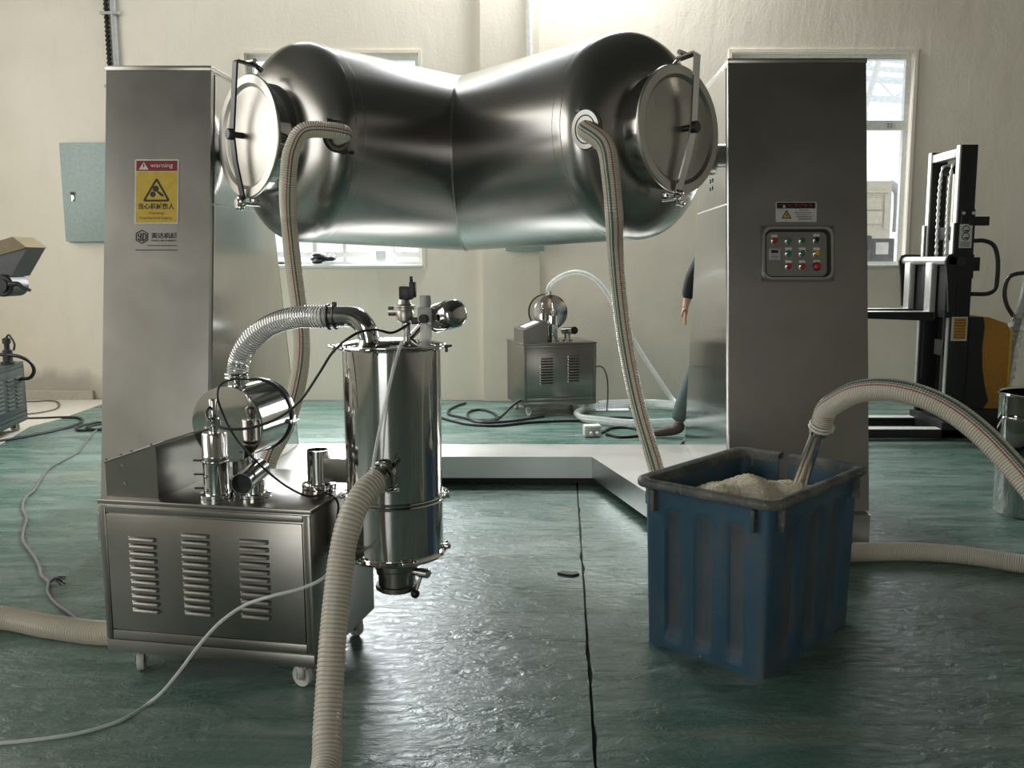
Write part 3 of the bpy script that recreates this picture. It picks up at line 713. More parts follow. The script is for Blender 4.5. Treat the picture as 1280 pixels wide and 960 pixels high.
# ------------------------------------------------------------------ vacuum conveyor units
def pump(M, name, label, w, d, zt, cols, console, mcab, caster_xy, group=None, rich=True, drum=None, riser=None, elbow=None):
    root = empty(name, M @ Vector((w/2, d/2, 0)), label, 'vacuum conveyor', group)
    zb = .085
    g = lambda x, y, z: M @ Vector((x, y, z))
    MB().box((w/2, d/2, (zb+zt-.015)/2), (w, d, zt-.015-zb), M, r=.003).build('cabinet_body', mcab, root)
    MB().box((w/2, d/2, zt-.0075), (w+.010, d+.010, .015), M, r=.003).build('top_plate', mcab, root)
    for x in (.011, w-.011): MB().box((x, -.003, (zb+.042+zt-.02)/2), (.022, .006, zt-.062-zb), M, r=.0015).build('corner_strip', mcab, root)
    MB().box((w/2, -.003, zb+.020), (w, .008, .040), M, r=.0015).build('plinth_rail', mcab, root)
    MB().box((w/2, -.003, zb+.058), (w-.048, .006, .030), M, r=.0015).build('bottom_rail', mcab, root)
    MB().box((w/2, -.003, zt-.03), (w-.048, .006, .022), M, r=.0015).build('top_rail', mcab, root)
    z0, z1 = zb+.078, zt-.046
    fp = MB().box((w/2, -.0035, (z0+z1)/2), (w-.052, .007, z1-z0), M, r=.0015).build('front_panel', mcab, root)
    # louvre: pressed hood open at the bottom
    for (cx, lw, zs, ze, n, ph) in cols:
        vs = []
        hw = lw/2
        lm = MB()
        pr = [(0, ph), (-.006, ph*.75), (-.0095, ph*.25), (-.0095, 0), (-.007, 0), (0, ph*.5)]
        for sx, kk in ((-hw, .25), (-hw+.006, 1), (hw-.006, 1), (hw, .25)):
            vs += [(sx, p[0]*kk, p[1]) for p in pr]
        fs = []
        for i in range(3):
            for k2 in range(6): fs.append((i*6+k2, i*6+(k2+1) % 6, i*6+6+(k2+1) % 6, i*6+6+k2))
        fs += [tuple(range(6)), tuple(range(18, 24))]
        me = lm.add(vs, fs).mesh('louvre', mcab, ang=35)
        for i in range(n):
            place(me, 'louvre', fp, M @ Matrix.Translation((cx, -.0068, ze+(zs-ze)*i/(n-1)-ph/2)))
    for i, (cx, cy, rot) in enumerate(caster_xy):
        cs = MB().box((cx, cy, zb-.004), (.06, .06, .006), M, r=.001).build('caster', M_pol, root)
        Mx = M @ Matrix.Translation((cx, cy, 0)) @ Matrix.Rotation(rot, 4, 'Z')
        m = MB(); m.cyl(Mx @ Vector((0, 0, zb-.004)), Mx @ Vector((0, 0, zb-.018)), .02)
        for s in (-1, 1): m.box((s*.017, .008, zb-.036), (.003, .032, .042), Mx, r=.001)
        m.box((0, .0, zb-.017), (.037, .034, .003), Mx)
        m.build('fork', M_pol, cs)
        m = MB(); a = Mx @ Vector((-.013, .014, .036)); b = Mx @ Vector((.013, .014, .036)); ax = (b-a).normalized()
        m.lathe([(.008, 0), (.012, .002), (.028, .004), (.034, .002), (.036, .006), (.036, .020), (.034, .024), (.028, .022), (.012, .024), (.008, .026)], a, ax, 28)
        m.build('wheel', M_nylon, cs); m = MB(); m.cyl(a-ax*.006, b+ax*.006, .006, seg=10); m.build('axle', M_pol, cs)
    if console:
        cx0, cx1, cy0, cy1, hl, hr = console
        poly = [(cx0, zt), (cx1, zt), (cx1, zt+hr), (cx1-.012, zt+hr+.002), (cx0, zt+hl)]
        Mc = M @ Matrix(((1, 0, 0, 0), (0, 0, 1, 0), (0, 1, 0, 0), (0, 0, 0, 1)))
        co = MB().prism(poly, cy0, cy1, Mc).build('console', mcab, root, smooth=False)
        ang = math.atan2(hr-hl, cx1-cx0-.012); L = math.hypot(hr-hl, cx1-cx0-.012)
        Ms = M @ Matrix.Translation((cx0, 0, zt+hl)) @ Matrix.Rotation(-ang, 4, 'Y')
        MB().box((L/2, (cy0+cy1)/2, .002), (L+.006, cy1-cy0+.008, .004), Ms, r=.001).build('console_lid', mcab, co)
        MB().box((L/2, (cy0+cy1)/2, .005), (L*.62, (cy1-cy0)*.5, .003), Ms).build('touch_screen', M_paper, co)
        for (fx, fz) in ((.35, .62), (.37, .28)):
            MB().cyl(g(cx0+(cx1-cx0)*fx, cy0-.002, zt+hr*fz), g(cx0+(cx1-cx0)*fx, cy0+.001, zt+hr*fz), .005, seg=10).build('rivet', M_pol, co)
        for fx in (.02, .33, .55, .97):
            MB().cyl(Ms @ Vector((L*fx, cy0+.006, .004)), Ms @ Vector((L*fx, cy0+.006, .010)), .004, seg=8).build('lid_screw', M_pol, co)
    if drum:
        dx, dy, dz, dr, dl = drum
        dm = MB().lathe([(dr-.006, 0), (dr, .0), (dr, .002), (dr, dl-.002), (dr-.012, dl)], g(dx, dy, dz), M.to_3x3() @ Vector((0, 1, 0)), 56).build('filter_drum', M_pol, root)
        MB().lathe([(.001, -.0015), (dr-.008, -.0015), (dr+.002, -.0005), (dr+.003, .003), (dr, .004)], g(dx, dy, dz), M.to_3x3() @ Vector((0, 1, 0)), 56).build('drum_face', M_pol, dm)
        MB().lathe([(dr, dl*.84), (dr+.006, dl*.84), (dr+.006, dl*.89), (dr, dl*.89)], g(dx, dy, dz), M.to_3x3() @ Vector((0, 1, 0)), 56, False).build('clamp_band', M_darksteel, dm)
        m = MB(); m.box((dx+dr*.98, dy+dl*.84, dz-.02), (.03, .03, .018), M, r=.003); m.cyl(g(dx+dr+.01, dy+dl*.78, dz-.02), g(dx+dr+.01, dy+dl*.98, dz-.02), .005, seg=8); m.build('clamp_latch', M_pol, dm)
        MB().pipe(g(dx, dy+.075, dz+dr-.012), g(dx, dy+.075, dz+dr+.03), .03).build('outlet_stub', M_pol, dm)
        m = MB(); m.cyl(g(dx, dy+.10, zt), g(dx, dy+.10, dz-dr*.9), .04, seg=24); m.cyl(g(dx, dy+.10, zt), g(dx, dy+.10, zt+.02), .055, seg=24, bev=.003); m.build('drum_support', M_pol, root)
    if riser:
        rx, ry, s = riser
        rs = MB().lathe([(.054, 0), (.054, .010), (.050, .012), (.054, .014), (.054, .024), (.041, .026)], g(rx, ry, zt), (0, 0, 1), 32).build('relief_valve', M_pol, root)
        MB().lathe([(.0395, .02), (.0395, .140*s), (.041, .142*s), (.041, .146*s), (.0385, .15*s), (.0385, .215*s), (.036, .22*s), (.016, .221*s), (.016, .25*s)], g(rx, ry, zt), (0, 0, 1), 32).build('valve_tube', M_pol, rs)
        MB().lathe([(.020, .24*s), (.024, .243*s), (.024, .262*s), (.017, .266*s), (.013, .27*s), (.013, .32*s), (.011, .325*s)], g(rx, ry, zt), (0, 0, 1), 24).build('valve_stem', M_pol, rs)
        MB().cyl(g(rx+.002, ry-.0135, zt+.298*s), g(rx+.002, ry-.011, zt+.298*s), .004, seg=10).build('vent_hole', M_black, rs)
        for hz in (.13, .085, .04):
            MB().cyl(g(rx-.036, ry-.012, zt+hz*s), g(rx-.066, ry-.018, zt+hz*s), .0035, seg=8).build('stud', M_pol, rs)
            MB().sphere(g(rx-.012, ry-.039, zt+hz*s), .006, 10, 6).build('bolt_head', M_pol, rs)
        MB().lathe([(.0405, .125), (.0412, .126), (.0412, .131), (.0405, .132)], g(rx, ry, zt), (0, 0, 1), 32, False).build('collar', M_pol, rs)
    if elbow:
        ex, ey, tgt = elbow
        el = MB().lathe([(.048, 0), (.048, .009), (.044, .011), (.048, .013), (.048, .022), (.037, .024)], g(ex, ey, zt), (0, 0, 1), 32).build('exhaust_elbow', M_pol, root)
        t2 = tgt; dv = Vector((t2.x-g(ex, ey, 0).x, t2.y-g(ex, ey, 0).y, 0)); back = g(ex, ey, zt+.076)-dv*.45+Vector((0, 0, .012))
        MB().cyl(g(ex, ey, zt+.015), g(ex, ey, zt+.070), .031, seg=28).build('elbow_stub', M_pol, el)
        MB().pipe(back, t2, .0335, .0025, 32).build('elbow_spout', M_pol, el)
        MB().lathe([(.0312, 0), (.0312, .001)], back+(t2-back)*.03, t2-back, 24).build('spout_cap', M_pol, el)
        MB().lathe([(.0311, 0), (.0311, .001)], back+(t2-back)*.80, t2-back, 24).build('spout_shade_disc', M_black, el)  # black disc painted in as the shade inside the open pipe
    return root

MA = Matrix.Translation((-1.471, 2.861, 0)) @ Matrix.Rotation(R(-10.1), 4, 'Z')
ZT = .592
sp_t = at(302, 605, y=2.745)
colsA = [(.150, .098, .470, .232, 11, .0135), (.335, .100, .492, .236, 12, .0135), (.533, .104, .484, .240, 11, .0135)]
frontp = pump(MA, 'vacuum_conveyor', 'steel vacuum conveyor with louvred wheeled cabinet and tall polished hopper', .722, .50, ZT, colsA,
     (.004, .188, .034, .47, .112, .170), M_cab, [(.085, .04, R(25)), (.672, .035, R(72)), (.68, .44, R(60)), (.07, .44, 0)],
     drum=(.352, .185, .812, .124, .245), riser=(.382, .055, 1.0), elbow=(.497, .085, sp_t))
gA = lambda x, y, z: MA @ Vector((x, y, z))
for (y, z) in ((.10, .44), (.22, .40)):
    m = MB(); m.cyl(gA(.722, y, z), gA(.742, y, z), .013, seg=6); m.cyl(gA(.74, y, z), gA(.765, y, z), .008, seg=12); m.build('air_fitting', M_pol, frontp)
# arm carrying the hopper
m = MB().lathe([(.056, 0), (.056, .012), (.050, .015), (.056, .018), (.056, .030), (.040, .032)], gA(.655, .215, ZT), (0, 0, 1), 36)
arm = m.build('arm_flange', M_pol, frontp)
MB().lathe([(.037, .02), (.037, .142), (.034, .142), (.034, .10), (.0, .10)], gA(.655, .215, ZT), (0, 0, 1), 36, False).build('arm_post', M_pol, arm)
MB().box((.785, .215, ZT+.078), (.25, .05, .078), MA, r=.003).build('arm_bar', M_cab, arm)
HP = gA(.655+.262, .215, 0); HX, HY = HP.x, HP.y
hz = lambda v: at(495, v, y=HY).z
hr = .1535
def hl(prof, name, mat, parent, seg=64, close=False): return MB().lathe([(r, z) for r, z in prof], (HX, HY, 0), (0, 0, 1), seg, close).build(name, mat, parent)
zA, zB_, zC_ = hz(432), hz(622), hz(686)
hop = hl([(hr, zB_), (hr, zA-.004)], 'hopper_body', M_hop, frontp, 72)
hl([(hr, zA-.01), (hr+.012, zA-.008), (hr+.014, zA), (hr+.012, zA+.008), (hr-.004, zA+.012), (hr-.03, zA+.016), (.10, zA+.020), (.05, zA+.022), (.0, zA+.022)], 'hopper_lid', M_pol, frontp)
MB().torus((HX, HY, zA), (0, 0, 1), hr+.017, .0045, 64, 8).build('lid_clamp', M_pol, hop)
for an in (-8, 195, 262):
    c, s = math.cos(R(an)), math.sin(R(an)); p = Vector((HX+c*(hr+.026), HY+s*(hr+.026), zA))
    m = MB(); m.tube([p+Vector((s*.02, -c*.02, 0)), p+Vector((c*.016, s*.016, .003)), p+Vector((-s*.02, c*.02, 0))], .004, 6); m.cyl(p-Vector((0, 0, .018)), p+Vector((0, 0, .006)), .005, seg=8)
    m.build('lid_latch', M_pol, hop)
hl([(hr, zC_), (hr, zB_)], 'hopper_bottom_section', M_hop, frontp, 72)
bd = MB().torus((HX, HY, zB_), (0, 0, 1), hr+.004, .005, 64, 8); bd.torus((HX, HY, zB_+.012), (0, 0, 1), hr+.002, .004, 64, 8); bd.build('body_clamp', M_pol, frontp)
hl([(hr, zC_+.004), (hr+.006, zC_+.004), (hr+.010, zC_-.004), (hr+.006, zC_-.012), (hr-.01, zC_-.013), (.066, zC_-.022)], 'bottom_flange', M_pol, frontp)
for an, zz in ((5, zB_+.006), (25, zB_+.006), (178, zB_+.01), (8, zC_+.004), (230, zC_), (290, zC_)):
    c, s = math.cos(R(an)), math.sin(R(an)); p = Vector((HX+c*(hr+.012), HY+s*(hr+.012), zz)); t = Vector((-s, c, 0))
    m = MB(); m.box((0, 0, 0), (.024, .026, .016), frame(p, Vector((c, s, 0)), Vector((0, 0, 1)), t), r=.004); m.cyl(p-t*.024, p+t*.028, .005, seg=8); m.sphere(p+t*.03, .009, 8, 6)
    m.build('clamp_lug', M_pol, hop)
zv = hz(706); zw = hz(736)
vl = hl([(.062, zC_-.02), (.062, zv+.012), (.070, zv+.010), (.070, zv-.006), (.066, zv-.010), (.066, zv-.022), (.060, zv-.024), (.060, zw+.022), (.069, zw+.020), (.069, zw+.008), (.058, zw+.004), (.058, zw), (.052, zw), (.052, zv)], 'butterfly_valve', M_cab, frontp, 48)
va = Vector((math.cos(R(-25)), math.sin(R(-25)), 0)); pv = Vector((HX, HY, zv-.012))
MB().cyl(pv+va*.06, pv+va*.108, .013, seg=16).build('valve_shaft', M_pol, vl)
hb = at(519, 742, y=HY-.05)
m = MB(); m.cyl(pv+va*.100, hb, .0055, seg=10); m.cyl(pv+va*.088, pv+va*.125, .016, seg=12, bev=.003); m.build('valve_lever', M_pol, vl)
MB().sphere(hb, .015, 16, 10).build('lever_knob', M_black, vl)
# lid elbow
el_pts = [at(404, 396, y=2.93), at(424, 395, y=2.92), at(444, 397, y=2.91), at(456, 408, y=2.90), at(461, 422, y=2.90), at(462, 432, y=2.90)]
MB().tube(el_pts, .0335, 24, step=.012).build('inlet_bend', M_pol, frontp)
m = MB(); a, b = at(411, 396, y=2.93), at(419, 395.5, y=2.93); m.torus(a, b-a, .039, .004, 32, 6); m.torus(b, b-a, .039, .004, 32, 6)
m.box((0, 0, 0), (.014, .014, .02), Matrix.Translation(at(418, 381, y=2.93)), r=.003); m.build('hose_clip', M_darksteel, frontp)
# valves on the lid
p = at(506, 392, y=2.92)
va_ = MB(); va_.lathe([(.012, -.045), (.012, -.03), (.026, -.022), (.03, 0), (.026, .012), (.036, .014), (.036, .018), (.034, .020), (.036, .022), (.036, .026), (.022, .03), (.018, .045)], p, (0, 0, 1), 28)
va_.cyl(p+Vector((-.05, 0, .008)), p+Vector((0, 0, .008)), .017, seg=16)
pv_ = va_.build('pulse_valve', M_cover, frontp)
q = at(508, 366, y=2.92); MB().box(q, (.042, .04, .042), r=.004).build('solenoid_coil', M_black, pv_)
q = at(516, 362, y=2.90); m = MB(); m.box(q, (.02, .03, .05), r=.004); m.box(q+Vector((-.004, 0, .032)), (.01, .015, .02), r=.003); m.build('cable_plug', M_black, pv_)
p = at(532, 393, y=2.90)
rg = MB().box(p, (.046, .046, .048), r=.005).build('air_regulator', M_greyp, frontp)
MB().lathe([(.018, .022), (.018, .045), (.017, .058), (.015, .060)], p, (0, 0, 1), 20).build('regulator_knob', M_greyp, rg)
MB().lathe([(.017, -.022), (.018, -.030), (.019, -.07), (.015, -.088), (.006, -.096)], p, (0, 0, 1), 20).build('filter_bowl', M_clear2, rg)
MB().cyl(p+Vector((0, -.022, -.012)), p+Vector((-.004, -.036, -.012)), .014, seg=14).build('gauge', M_black, rg)
m = MB(); m.box(p+Vector((.034, 0, 0)), (.03, .03, .02), r=.003); m.box(p+Vector((-.03, .005, -.02)), (.03, .025, .022), r=.003); m.build('manifold', M_black, rg)
a, b = at(545, 399, y=2.96), at(570, 391, y=2.87); dd = (b-a).normalized(); L = (b-a).length
ct = MB().lathe([(.010, -.012), (.030, -.010), (.042, .0), (.046, .012), (.046, L-.012), (.042, L), (.030, L+.010), (.010, L+.014)], a, dd, 36).build('air_canister', M_pol, frontp)
MB().cyl((HX+.05, HY+.02, zA+.015), p+Vector((0, 0, -.02)), .01, seg=10).build('valve_pipe', M_pol, frontp)
MB().cyl(at(508, 400, y=2.92), Vector((at(508, 400, y=2.92).x, 2.92, zA+.015)), .012, seg=12).build('valve_pipe', M_pol, frontp)
# inlet on the front of the hopper
i0 = at(486, 590, y=HY-hr*.93); i1 = at(465, 605, y=2.70)
inl = MB().cyl(i0, i0.lerp(i1, .8), .030, seg=24).build('inlet_pipe', M_pol, frontp)
dd = (i1-i0).normalized(); m = MB(); c = i0.lerp(i1, .28); m.torus(c, dd, .040, .007, 32, 8); m.torus(c+dd*.02, dd, .036, .005, 32, 6)
X, Y, Z = perp(dd); m.cyl(c+Vector((.03, 0, .03)), c+Vector((.05, -.02, .055)), .007, seg=8); m.cyl(c+Vector((.01, 0, -.05)), c+Vector((.045, -.02, -.04)), .007, seg=8)
m.build('inlet_clamp', M_pol, inl)
MB().torus(i0.lerp(i1, .7), dd, .040, .004, 32, 6).build('hose_clip', M_pol, inl)

# ------------------------------------------------------------------ hoses
def hose(name, label, pts, r, mat, pitch=.011, rib=.0022, seg=18, up=None):
    return tag(MB().tube(pts, r, seg, step=pitch/4, rib=rib, pitch=pitch, up=up).build(name, mat), label, 'hose')
hose('ribbed_hose', 'thick ribbed cream hose dropping from the polished hopper inlet to the floor',
     [i0.lerp(i1, .72), at(455, 616, y=2.66), at(438, 648, y=2.60), at(428, 690, y=2.56), at(421, 745, y=2.50), at(416, 800, y=2.43), at(412, 860, y=2.36), at(409, 915, y=2.28), at(407, 960, z=.06), (-.60, 2.0, .042), (-.64, 1.6, .042)], .0375, M_hose_p, .0125, .0012)
# clear hose with steel spiral
dA = gA(.352, .185+.075, .812+.124+.012)
cpts = [dA, at(298, 455, y=3.08), at(309, 431, y=3.06), at(334, 409, y=3.03), at(368, 397, y=2.98), at(404, 396, y=2.93), at(413, 395.5, y=2.925)]
ch = tag(MB().tube(cpts, .034, 20, step=.006).build('clear_hose', M_clear), 'clear hose with steel spiral arching from the filter drum to the hopper lid', 'hose')
P = spline(cpts, .002); X = perp(P[1]-P[0])[0]; hel = []
for i in range(len(P)-1):
    t = (P[i+1]-P[i]).normalized(); X = (X-t*X.dot(t)).normalized(); Y = t.cross(X)
    for k in range(4):
        f = (i+k/4)*.002/.011*2*math.pi
        hel.append(P[i].lerp(P[i+1], k/4)+X*(.0345*math.cos(f))+Y*(.0345*math.sin(f)))
MB().tube(hel, .0016, 5, smooth=False).build('spiral_wire', M_pol, ch)
m = MB()
for f in (.012, .024): m.torus(dA+Vector((0, 0, f)), (0, 0, 1), .0365, .004, 32, 6)
m.build('hose_clip', M_pol, ch)

tL = nzL+qL*.04
hose('tank_hose', 'striped ribbed hose from the left drum nozzle down behind the louvred cabinet',
     [tL, nzL+qL*.10+Vector((-.005, 0, .012)), at(380, 164, y=nzL.y-.14), at(365, 188, y=nzL.y-.16), at(360, 225, y=nzL.y-.17), at(361, 275, y=4.12), at(367, 335, y=4.06), at(374, 390, y=4.0), at(377, 440, y=3.92), at(371, 485, y=3.82), at(356, 535, y=3.70), at(335, 578, y=3.60),
      (-1.18, 3.62, .40), (-1.22, 3.60, .30), (-1.20, 3.50, .24), gA(.30, .49, .24)], .0345, M_hose_l, .0088, .0016, up=(0, 1, 0))
fh_ = hose('floor_hose', 'ribbed cream hose lying on the floor, plugged into the left side of the louvred cabinet',
     [gA(-.004, .18, .115), gA(-.06, .19, .085), gA(-.14, .20, .05), at(62, 783, z=.042), at(0, 772, z=.042), (-2.5, 3.22, .042)], .041, M_hose_p, .0115, .002)
MB().torus(gA(-.03, .185, .10), gA(-.06, .19, .085)-gA(-.004, .18, .115), .044, .006, 28, 6).build('hose_clip', M_black, fh_)
tR = nzR+qR*.04
hose('tank_hose', 'striped ribbed hose from the right drum nozzle down past the blue bin to the floor',
     [nzR+qR*.03, nzR+qR*.075+Vector((.025, 0, -.004)), at(756, 182, y=nzR.y-.13), at(763, 218, y=nzR.y-.15), at(767, 260, y=nzR.y-.14), at(769, 310, y=4.24), at(773, 360, y=4.26), at(782, 430, y=4.26), at(797, 505, y=4.22), at(818, 577, y=4.15), at(838, 640, y=4.06),
      (.66, 3.99, .085), (.78, 4.02, .042), (.95, 4.05, .042), (1.15, 4.07, .042)], .0365, M_hose_r, .0088, .0016, up=(0, 1, 0))
hose('floor_hose', 'plain ribbed cream hose curving over the floor from behind the blue bin',
     [(.95, 3.90, .042), (1.14, 3.97, .042), at(1095, 690, z=.042), at(1150, 690, z=.042), at(1215, 695, z=.042), at(1280, 705, z=.042), (2.5, 3.66, .042)], .040, M_hose_p, .0088, .0014)
MB_ = None

# thin tubes and cables by the front unit
def cable(name, label, cat, pts, r, mat, seg=8): return tag(MB().tube(pts, r, seg, step=max(.01, r*2)).build(name, mat), label, cat)
c0 = gA(.76, .10, .44)
cable('air_tube', 'thin translucent air tube crossing the louvred cabinet front and running along the floor', 'tube',
      [c0, at(405, 722, y=2.64), at(378, 735, y=2.62), at(340, 745, y=2.62), at(305, 757, y=2.63), at(275, 778, y=2.62), at(250, 805, y=2.60), at(222, 842, y=2.58), at(190, 876, z=.010), at(150, 901, z=.005), at(100, 916, z=.005), at(50, 924, z=.005), at(-20, 931, z=.005)], .0052, M_clear2)
cable('air_tube', 'thin translucent air tube hanging down the front of the polished hopper', 'tube',
      [at(509, 412, y=2.80), at(498, 440, y=2.735), at(486, 485, y=2.715), at(474, 540, y=2.71), at(466, 585, y=2.69), at(462, 620, y=2.70), at(452, 655, y=2.68), at(440, 690, y=2.66), gA(.765, .22, .40)], .0055, M_clear2)
cable('black_cable', 'black cable sagging from the hopper lid over the drum to the relief valve', 'cable',
      [at(513, 404, y=2.88), at(490, 416, y=2.86), at(470, 412, y=2.84), at(450, 415, y=2.82), at(434, 424, y=2.80), at(416, 440, y=2.80), at(398, 468, y=2.78), at(374, 502, y=2.76), at(345, 524, y=2.74), at(312, 535, y=2.72), at(284, 536, y=2.72), at(265, 529, y=2.74), at(258, 518, y=2.78), at(264, 506, y=2.86)], .0042, M_black)
cable('black_cable', 'black cable looping from the filter drum down across the cabinet top', 'cable',
      [at(310, 474, y=3.02), at(292, 474, y=2.96), at(275, 482, y=2.90), at(272, 497, y=2.86), at(280, 520, y=2.84), at(293, 545, y=2.84), at(312, 568, y=2.82), at(335, 590, y=2.82), at(360, 609, y=2.84), at(385, 620, y=2.85), gA(.712, .165, ZT+.006), gA(.738, .17, ZT-.02), gA(.735, .16, .5), gA(.734, .15, .44)], .0036, M_black)

# ------------------------------------------------------------------ blue bin
bn = empty('plastic_bin', (.70, 3.22, 0), 'dirty blue fluted plastic bin with a dusty lip', 'bin')
MBn = Matrix.Translation((.702, 3.225, 0)) @ Matrix.Rotation(R(49.0), 4, 'Z')     # local x: along the long side, local y: along the short side
BW, BD = .735, .555
def bin_ring(z, off, n=48, flute=True, top=.566):
    f = z/top; w = BW-.060-(1-f)*.035; d = BD-.060-(1-f)*.035; r = .014+.021*f
    pts = rrect(w-2*off, d-2*off, r, 6); out = []
    per = len(pts)
    for i in range(per):
        a, b = Vector(pts[i]), Vector(pts[(i+1) % per]); L = (b-a).length; k = 44 if L > .05 else 1
        t = (b-a).normalized(); nn = Vector((t.y, -t.x))
        for j in range(k):
            s = j/k; o = 0
            if flute and L > .05:
                u = s
                for (c0_, c1_) in ((.14, .30), (.42, .58), (.70, .86)):
                    e = .02
                    q = max(0, min(1, (u-c0_)/e))*max(0, min(1, (c1_-u)/e)); o = max(o, q)
            p = a+(b-a)*s-nn*(-1)*0 - nn*0
            out.append((p, nn, o, L))
    return out
zs = [0, .008, .03, .05, .10, .2, .3, .4, .48, .505, .52, .566]
vs = []; fs = []; nring = None
for (off, inner) in ((0, False), (.009, True)):
    for z in (zs if not inner else zs[::-1]):
        zz = z if not inner or z > .01 else .012
        ring_ = bin_ring(z, off)
        nring = len(ring_)
        fl_ = .013 if .03 < z < .5 else 0
        for (p, nn, o, L) in ring_:
            q = p-nn*(fl_*o) if not inner else p-nn*(fl_*o)
            vs.append(MBn @ Vector((q.x, q.y, zz)))
rows = len(vs)//nring
ring_top = bin_ring(.566, 0)
def notch(k):      # broken piece in the far side of the bin
    p = ring_top[k][0]; return p.x > .30 and .035 < p.y < .075
for i in range(rows-1):
    for k in range(nring):
        k2 = (k+1) % nring
        zr = (zs+zs[::-1]); lo = min(zr[i], zr[min(i+1, len(zr)-1)])
        if lo > .50 and notch(k): continue
        fs.append((i*nring+k, i*nring+k2, (i+1)*nring+k2, (i+1)*nring+k))
fs.append(tuple(range(nring))); fs.append(tuple((rows-1)*nring+k for k in range(nring)))
bb = MB().add(vs, fs).build('bin_body', M_blue, bn, ang=35); bb.data.materials.append(M_blue2)
for pi, pf in enumerate(bb.data.polygons):
    if len(pf.vertices) == 4 and pf.vertices[0]//nring < len(zs)-1:
        if all(ring_top[v_ % nring][2] > .3 for v_ in pf.vertices) and all(.04 < vs[v_].z < .51 for v_ in pf.vertices): pf.material_index = 1
prof = [(-.028, .574), (-.031, .578), (-.033, .590), (-.029, .599), (-.018, .604), (-.004, .602), (.008, .598), (.010, .590), (.009, .566), (.001, .566), (.001, .584), (-.024, .586), (-.025, .574)]
vs = []; fs = []; base = bin_ring(.566, 0); n = len(base); npf = len(prof)
for (p, nn, o, L) in base:
    pass
for k in range(n):
    pprev, pnext = base[k-1][0], base[(k+1) % n][0]; t = (pnext-pprev).normalized(); nn = Vector((t.y, -t.x)); p = base[k][0]
    for (o, z) in prof: q = p-nn*o; vs.append(MBn @ Vector((q.x, q.y, z)))
for k in range(n):
    if notch(k): continue
    k2 = (k+1) % n
    for j in range(npf): fs.append((k*npf+j, k2*npf+j, k2*npf+(j+1) % npf, k*npf+(j+1) % npf))
MB().add(vs, fs).build('bin_lip', M_rim, bn, ang=50)
for sx in (-1, 1):
    for sy in (-1, 1):
        for ax in (0, 1):
            w2, d2 = (BW-.06)/2, (BD-.06)/2
            c = (sx*(w2-.055), sy*(d2+.006), .530) if ax == 0 else (sx*(w2+.006), sy*(d2-.055), .530)
            s_ = (.016, .032, .075) if ax == 0 else (.032, .016, .075)
            MB().box(c, s_, MBn, r=.004).build('lip_rib', M_rim, bn)
# powder heap
vs = []; fs = []; NX, NY = 56, 44; w2, d2 = (BW-.085)/2-.012, (BD-.085)/2-.012
for j in range(NY+1):
    for i in range(NX+1):
        x = -w2+2*w2*i/NX; y = -d2+2*d2*j/NY
        h = .490+.095*math.exp(-(((x+.05)/.20)**2+((y-.0)/.17)**2))+.03*math.exp(-(((x-.15)/.10)**2+((y+.13)/.09)**2))+.02*math.exp(-(((x+.2)/.1)**2+((y-.1)/.1)**2))
        h += .012*math.sin(x*31+1)*math.sin(y*27+.5)+random.uniform(-.003, .003)
        ex_ = max(0, abs(x)-w2+.04)**2+max(0, abs(y)-d2+.04)**2
        vs.append(MBn @ Vector((x, y, h)))
for j in range(NY):
    for i in range(NX):
        a = j*(NX+1)+i; fs.append((a, a+1, a+NX+2, a+NX+1))
o = len(vs); bdr = [i for i in range(NX+1)]+[j*(NX+1)+NX for j in range(1, NY+1)]+[NY*(NX+1)+i for i in range(NX-1, -1, -1)]+[j*(NX+1) for j in range(NY-1, 0, -1)]
for b in bdr:
    p = MBn.inverted() @ vs[b]; vs.append(MBn @ Vector((p.x*.97, p.y*.97, .30)))
for k in range(len(bdr)): fs.append((bdr[k], bdr[(k+1) % len(bdr)], o+(k+1) % len(bdr), o+k))
fs.append(tuple(o+k for k in range(len(bdr))))
pw = MB().add(vs, fs).build('powder_heap', M_powder, ang=180); tag(pw, 'heap of cream powder with yellow specks filling the blue bin', 'powder', kind='stuff')
# suction lance and its hose
la, lb_ = at(994, 622, y=3.36), at(1033, 512, y=3.20)
sl = empty('suction_lance', la, 'double-tube steel suction lance stuck in the powder of the blue bin', 'suction lance')
dd = (lb_-la).normalized(); sx = dd.cross(Vector((0, 1, 0))).normalized()
MB().cyl(la-dd*.10, la.lerp(lb_, .80), .0235, seg=28).build('outer_tube', M_lance, sl)
MB().cyl(la-dd*.10+sx*.020, la.lerp(lb_, .75)+sx*.020-Vector((0, .012, 0)), .011, seg=16).build('air_tube', M_lance, sl)
MB().cyl(la.lerp(lb_, .74), la.lerp(lb_, .97), .034, seg=24, bev=.002).build('hose_socket', M_pol, sl)
m = MB(); c = la.lerp(lb_, .80); m.torus(c, dd, .037, .005, 28, 6); m.torus(c+dd*.014, dd, .037, .005, 28, 6); m.box((0, 0, 0), (.018, .02, .028), frame(c+Vector((.038, -.01, 0)), sx, dd, dd.cross(sx)), r=.003)
m.build('socket_clamp', M_nylon, sl)
hose('suction_hose', 'striped ribbed hose arching from the suction lance towards the steel barrel',
     [la.lerp(lb_, .86), lb_, at(1045, 503, y=3.16), at(1068, 491, y=3.10), at(1100, 486.5, y=3.03), at(1140, 492, y=2.95), at(1180, 508, y=2.88), at(1220, 536, y=2.80), at(1260, 576, y=2.72), at(1300, 625, y=2.64), at(1350, 700, y=2.56), at(1400, 800, y=2.5), (1.75, 2.5, .05), (1.9, 2.1, .042)], .0365, M_hose_a, .0088, .0016, up=(0, 0, 1))

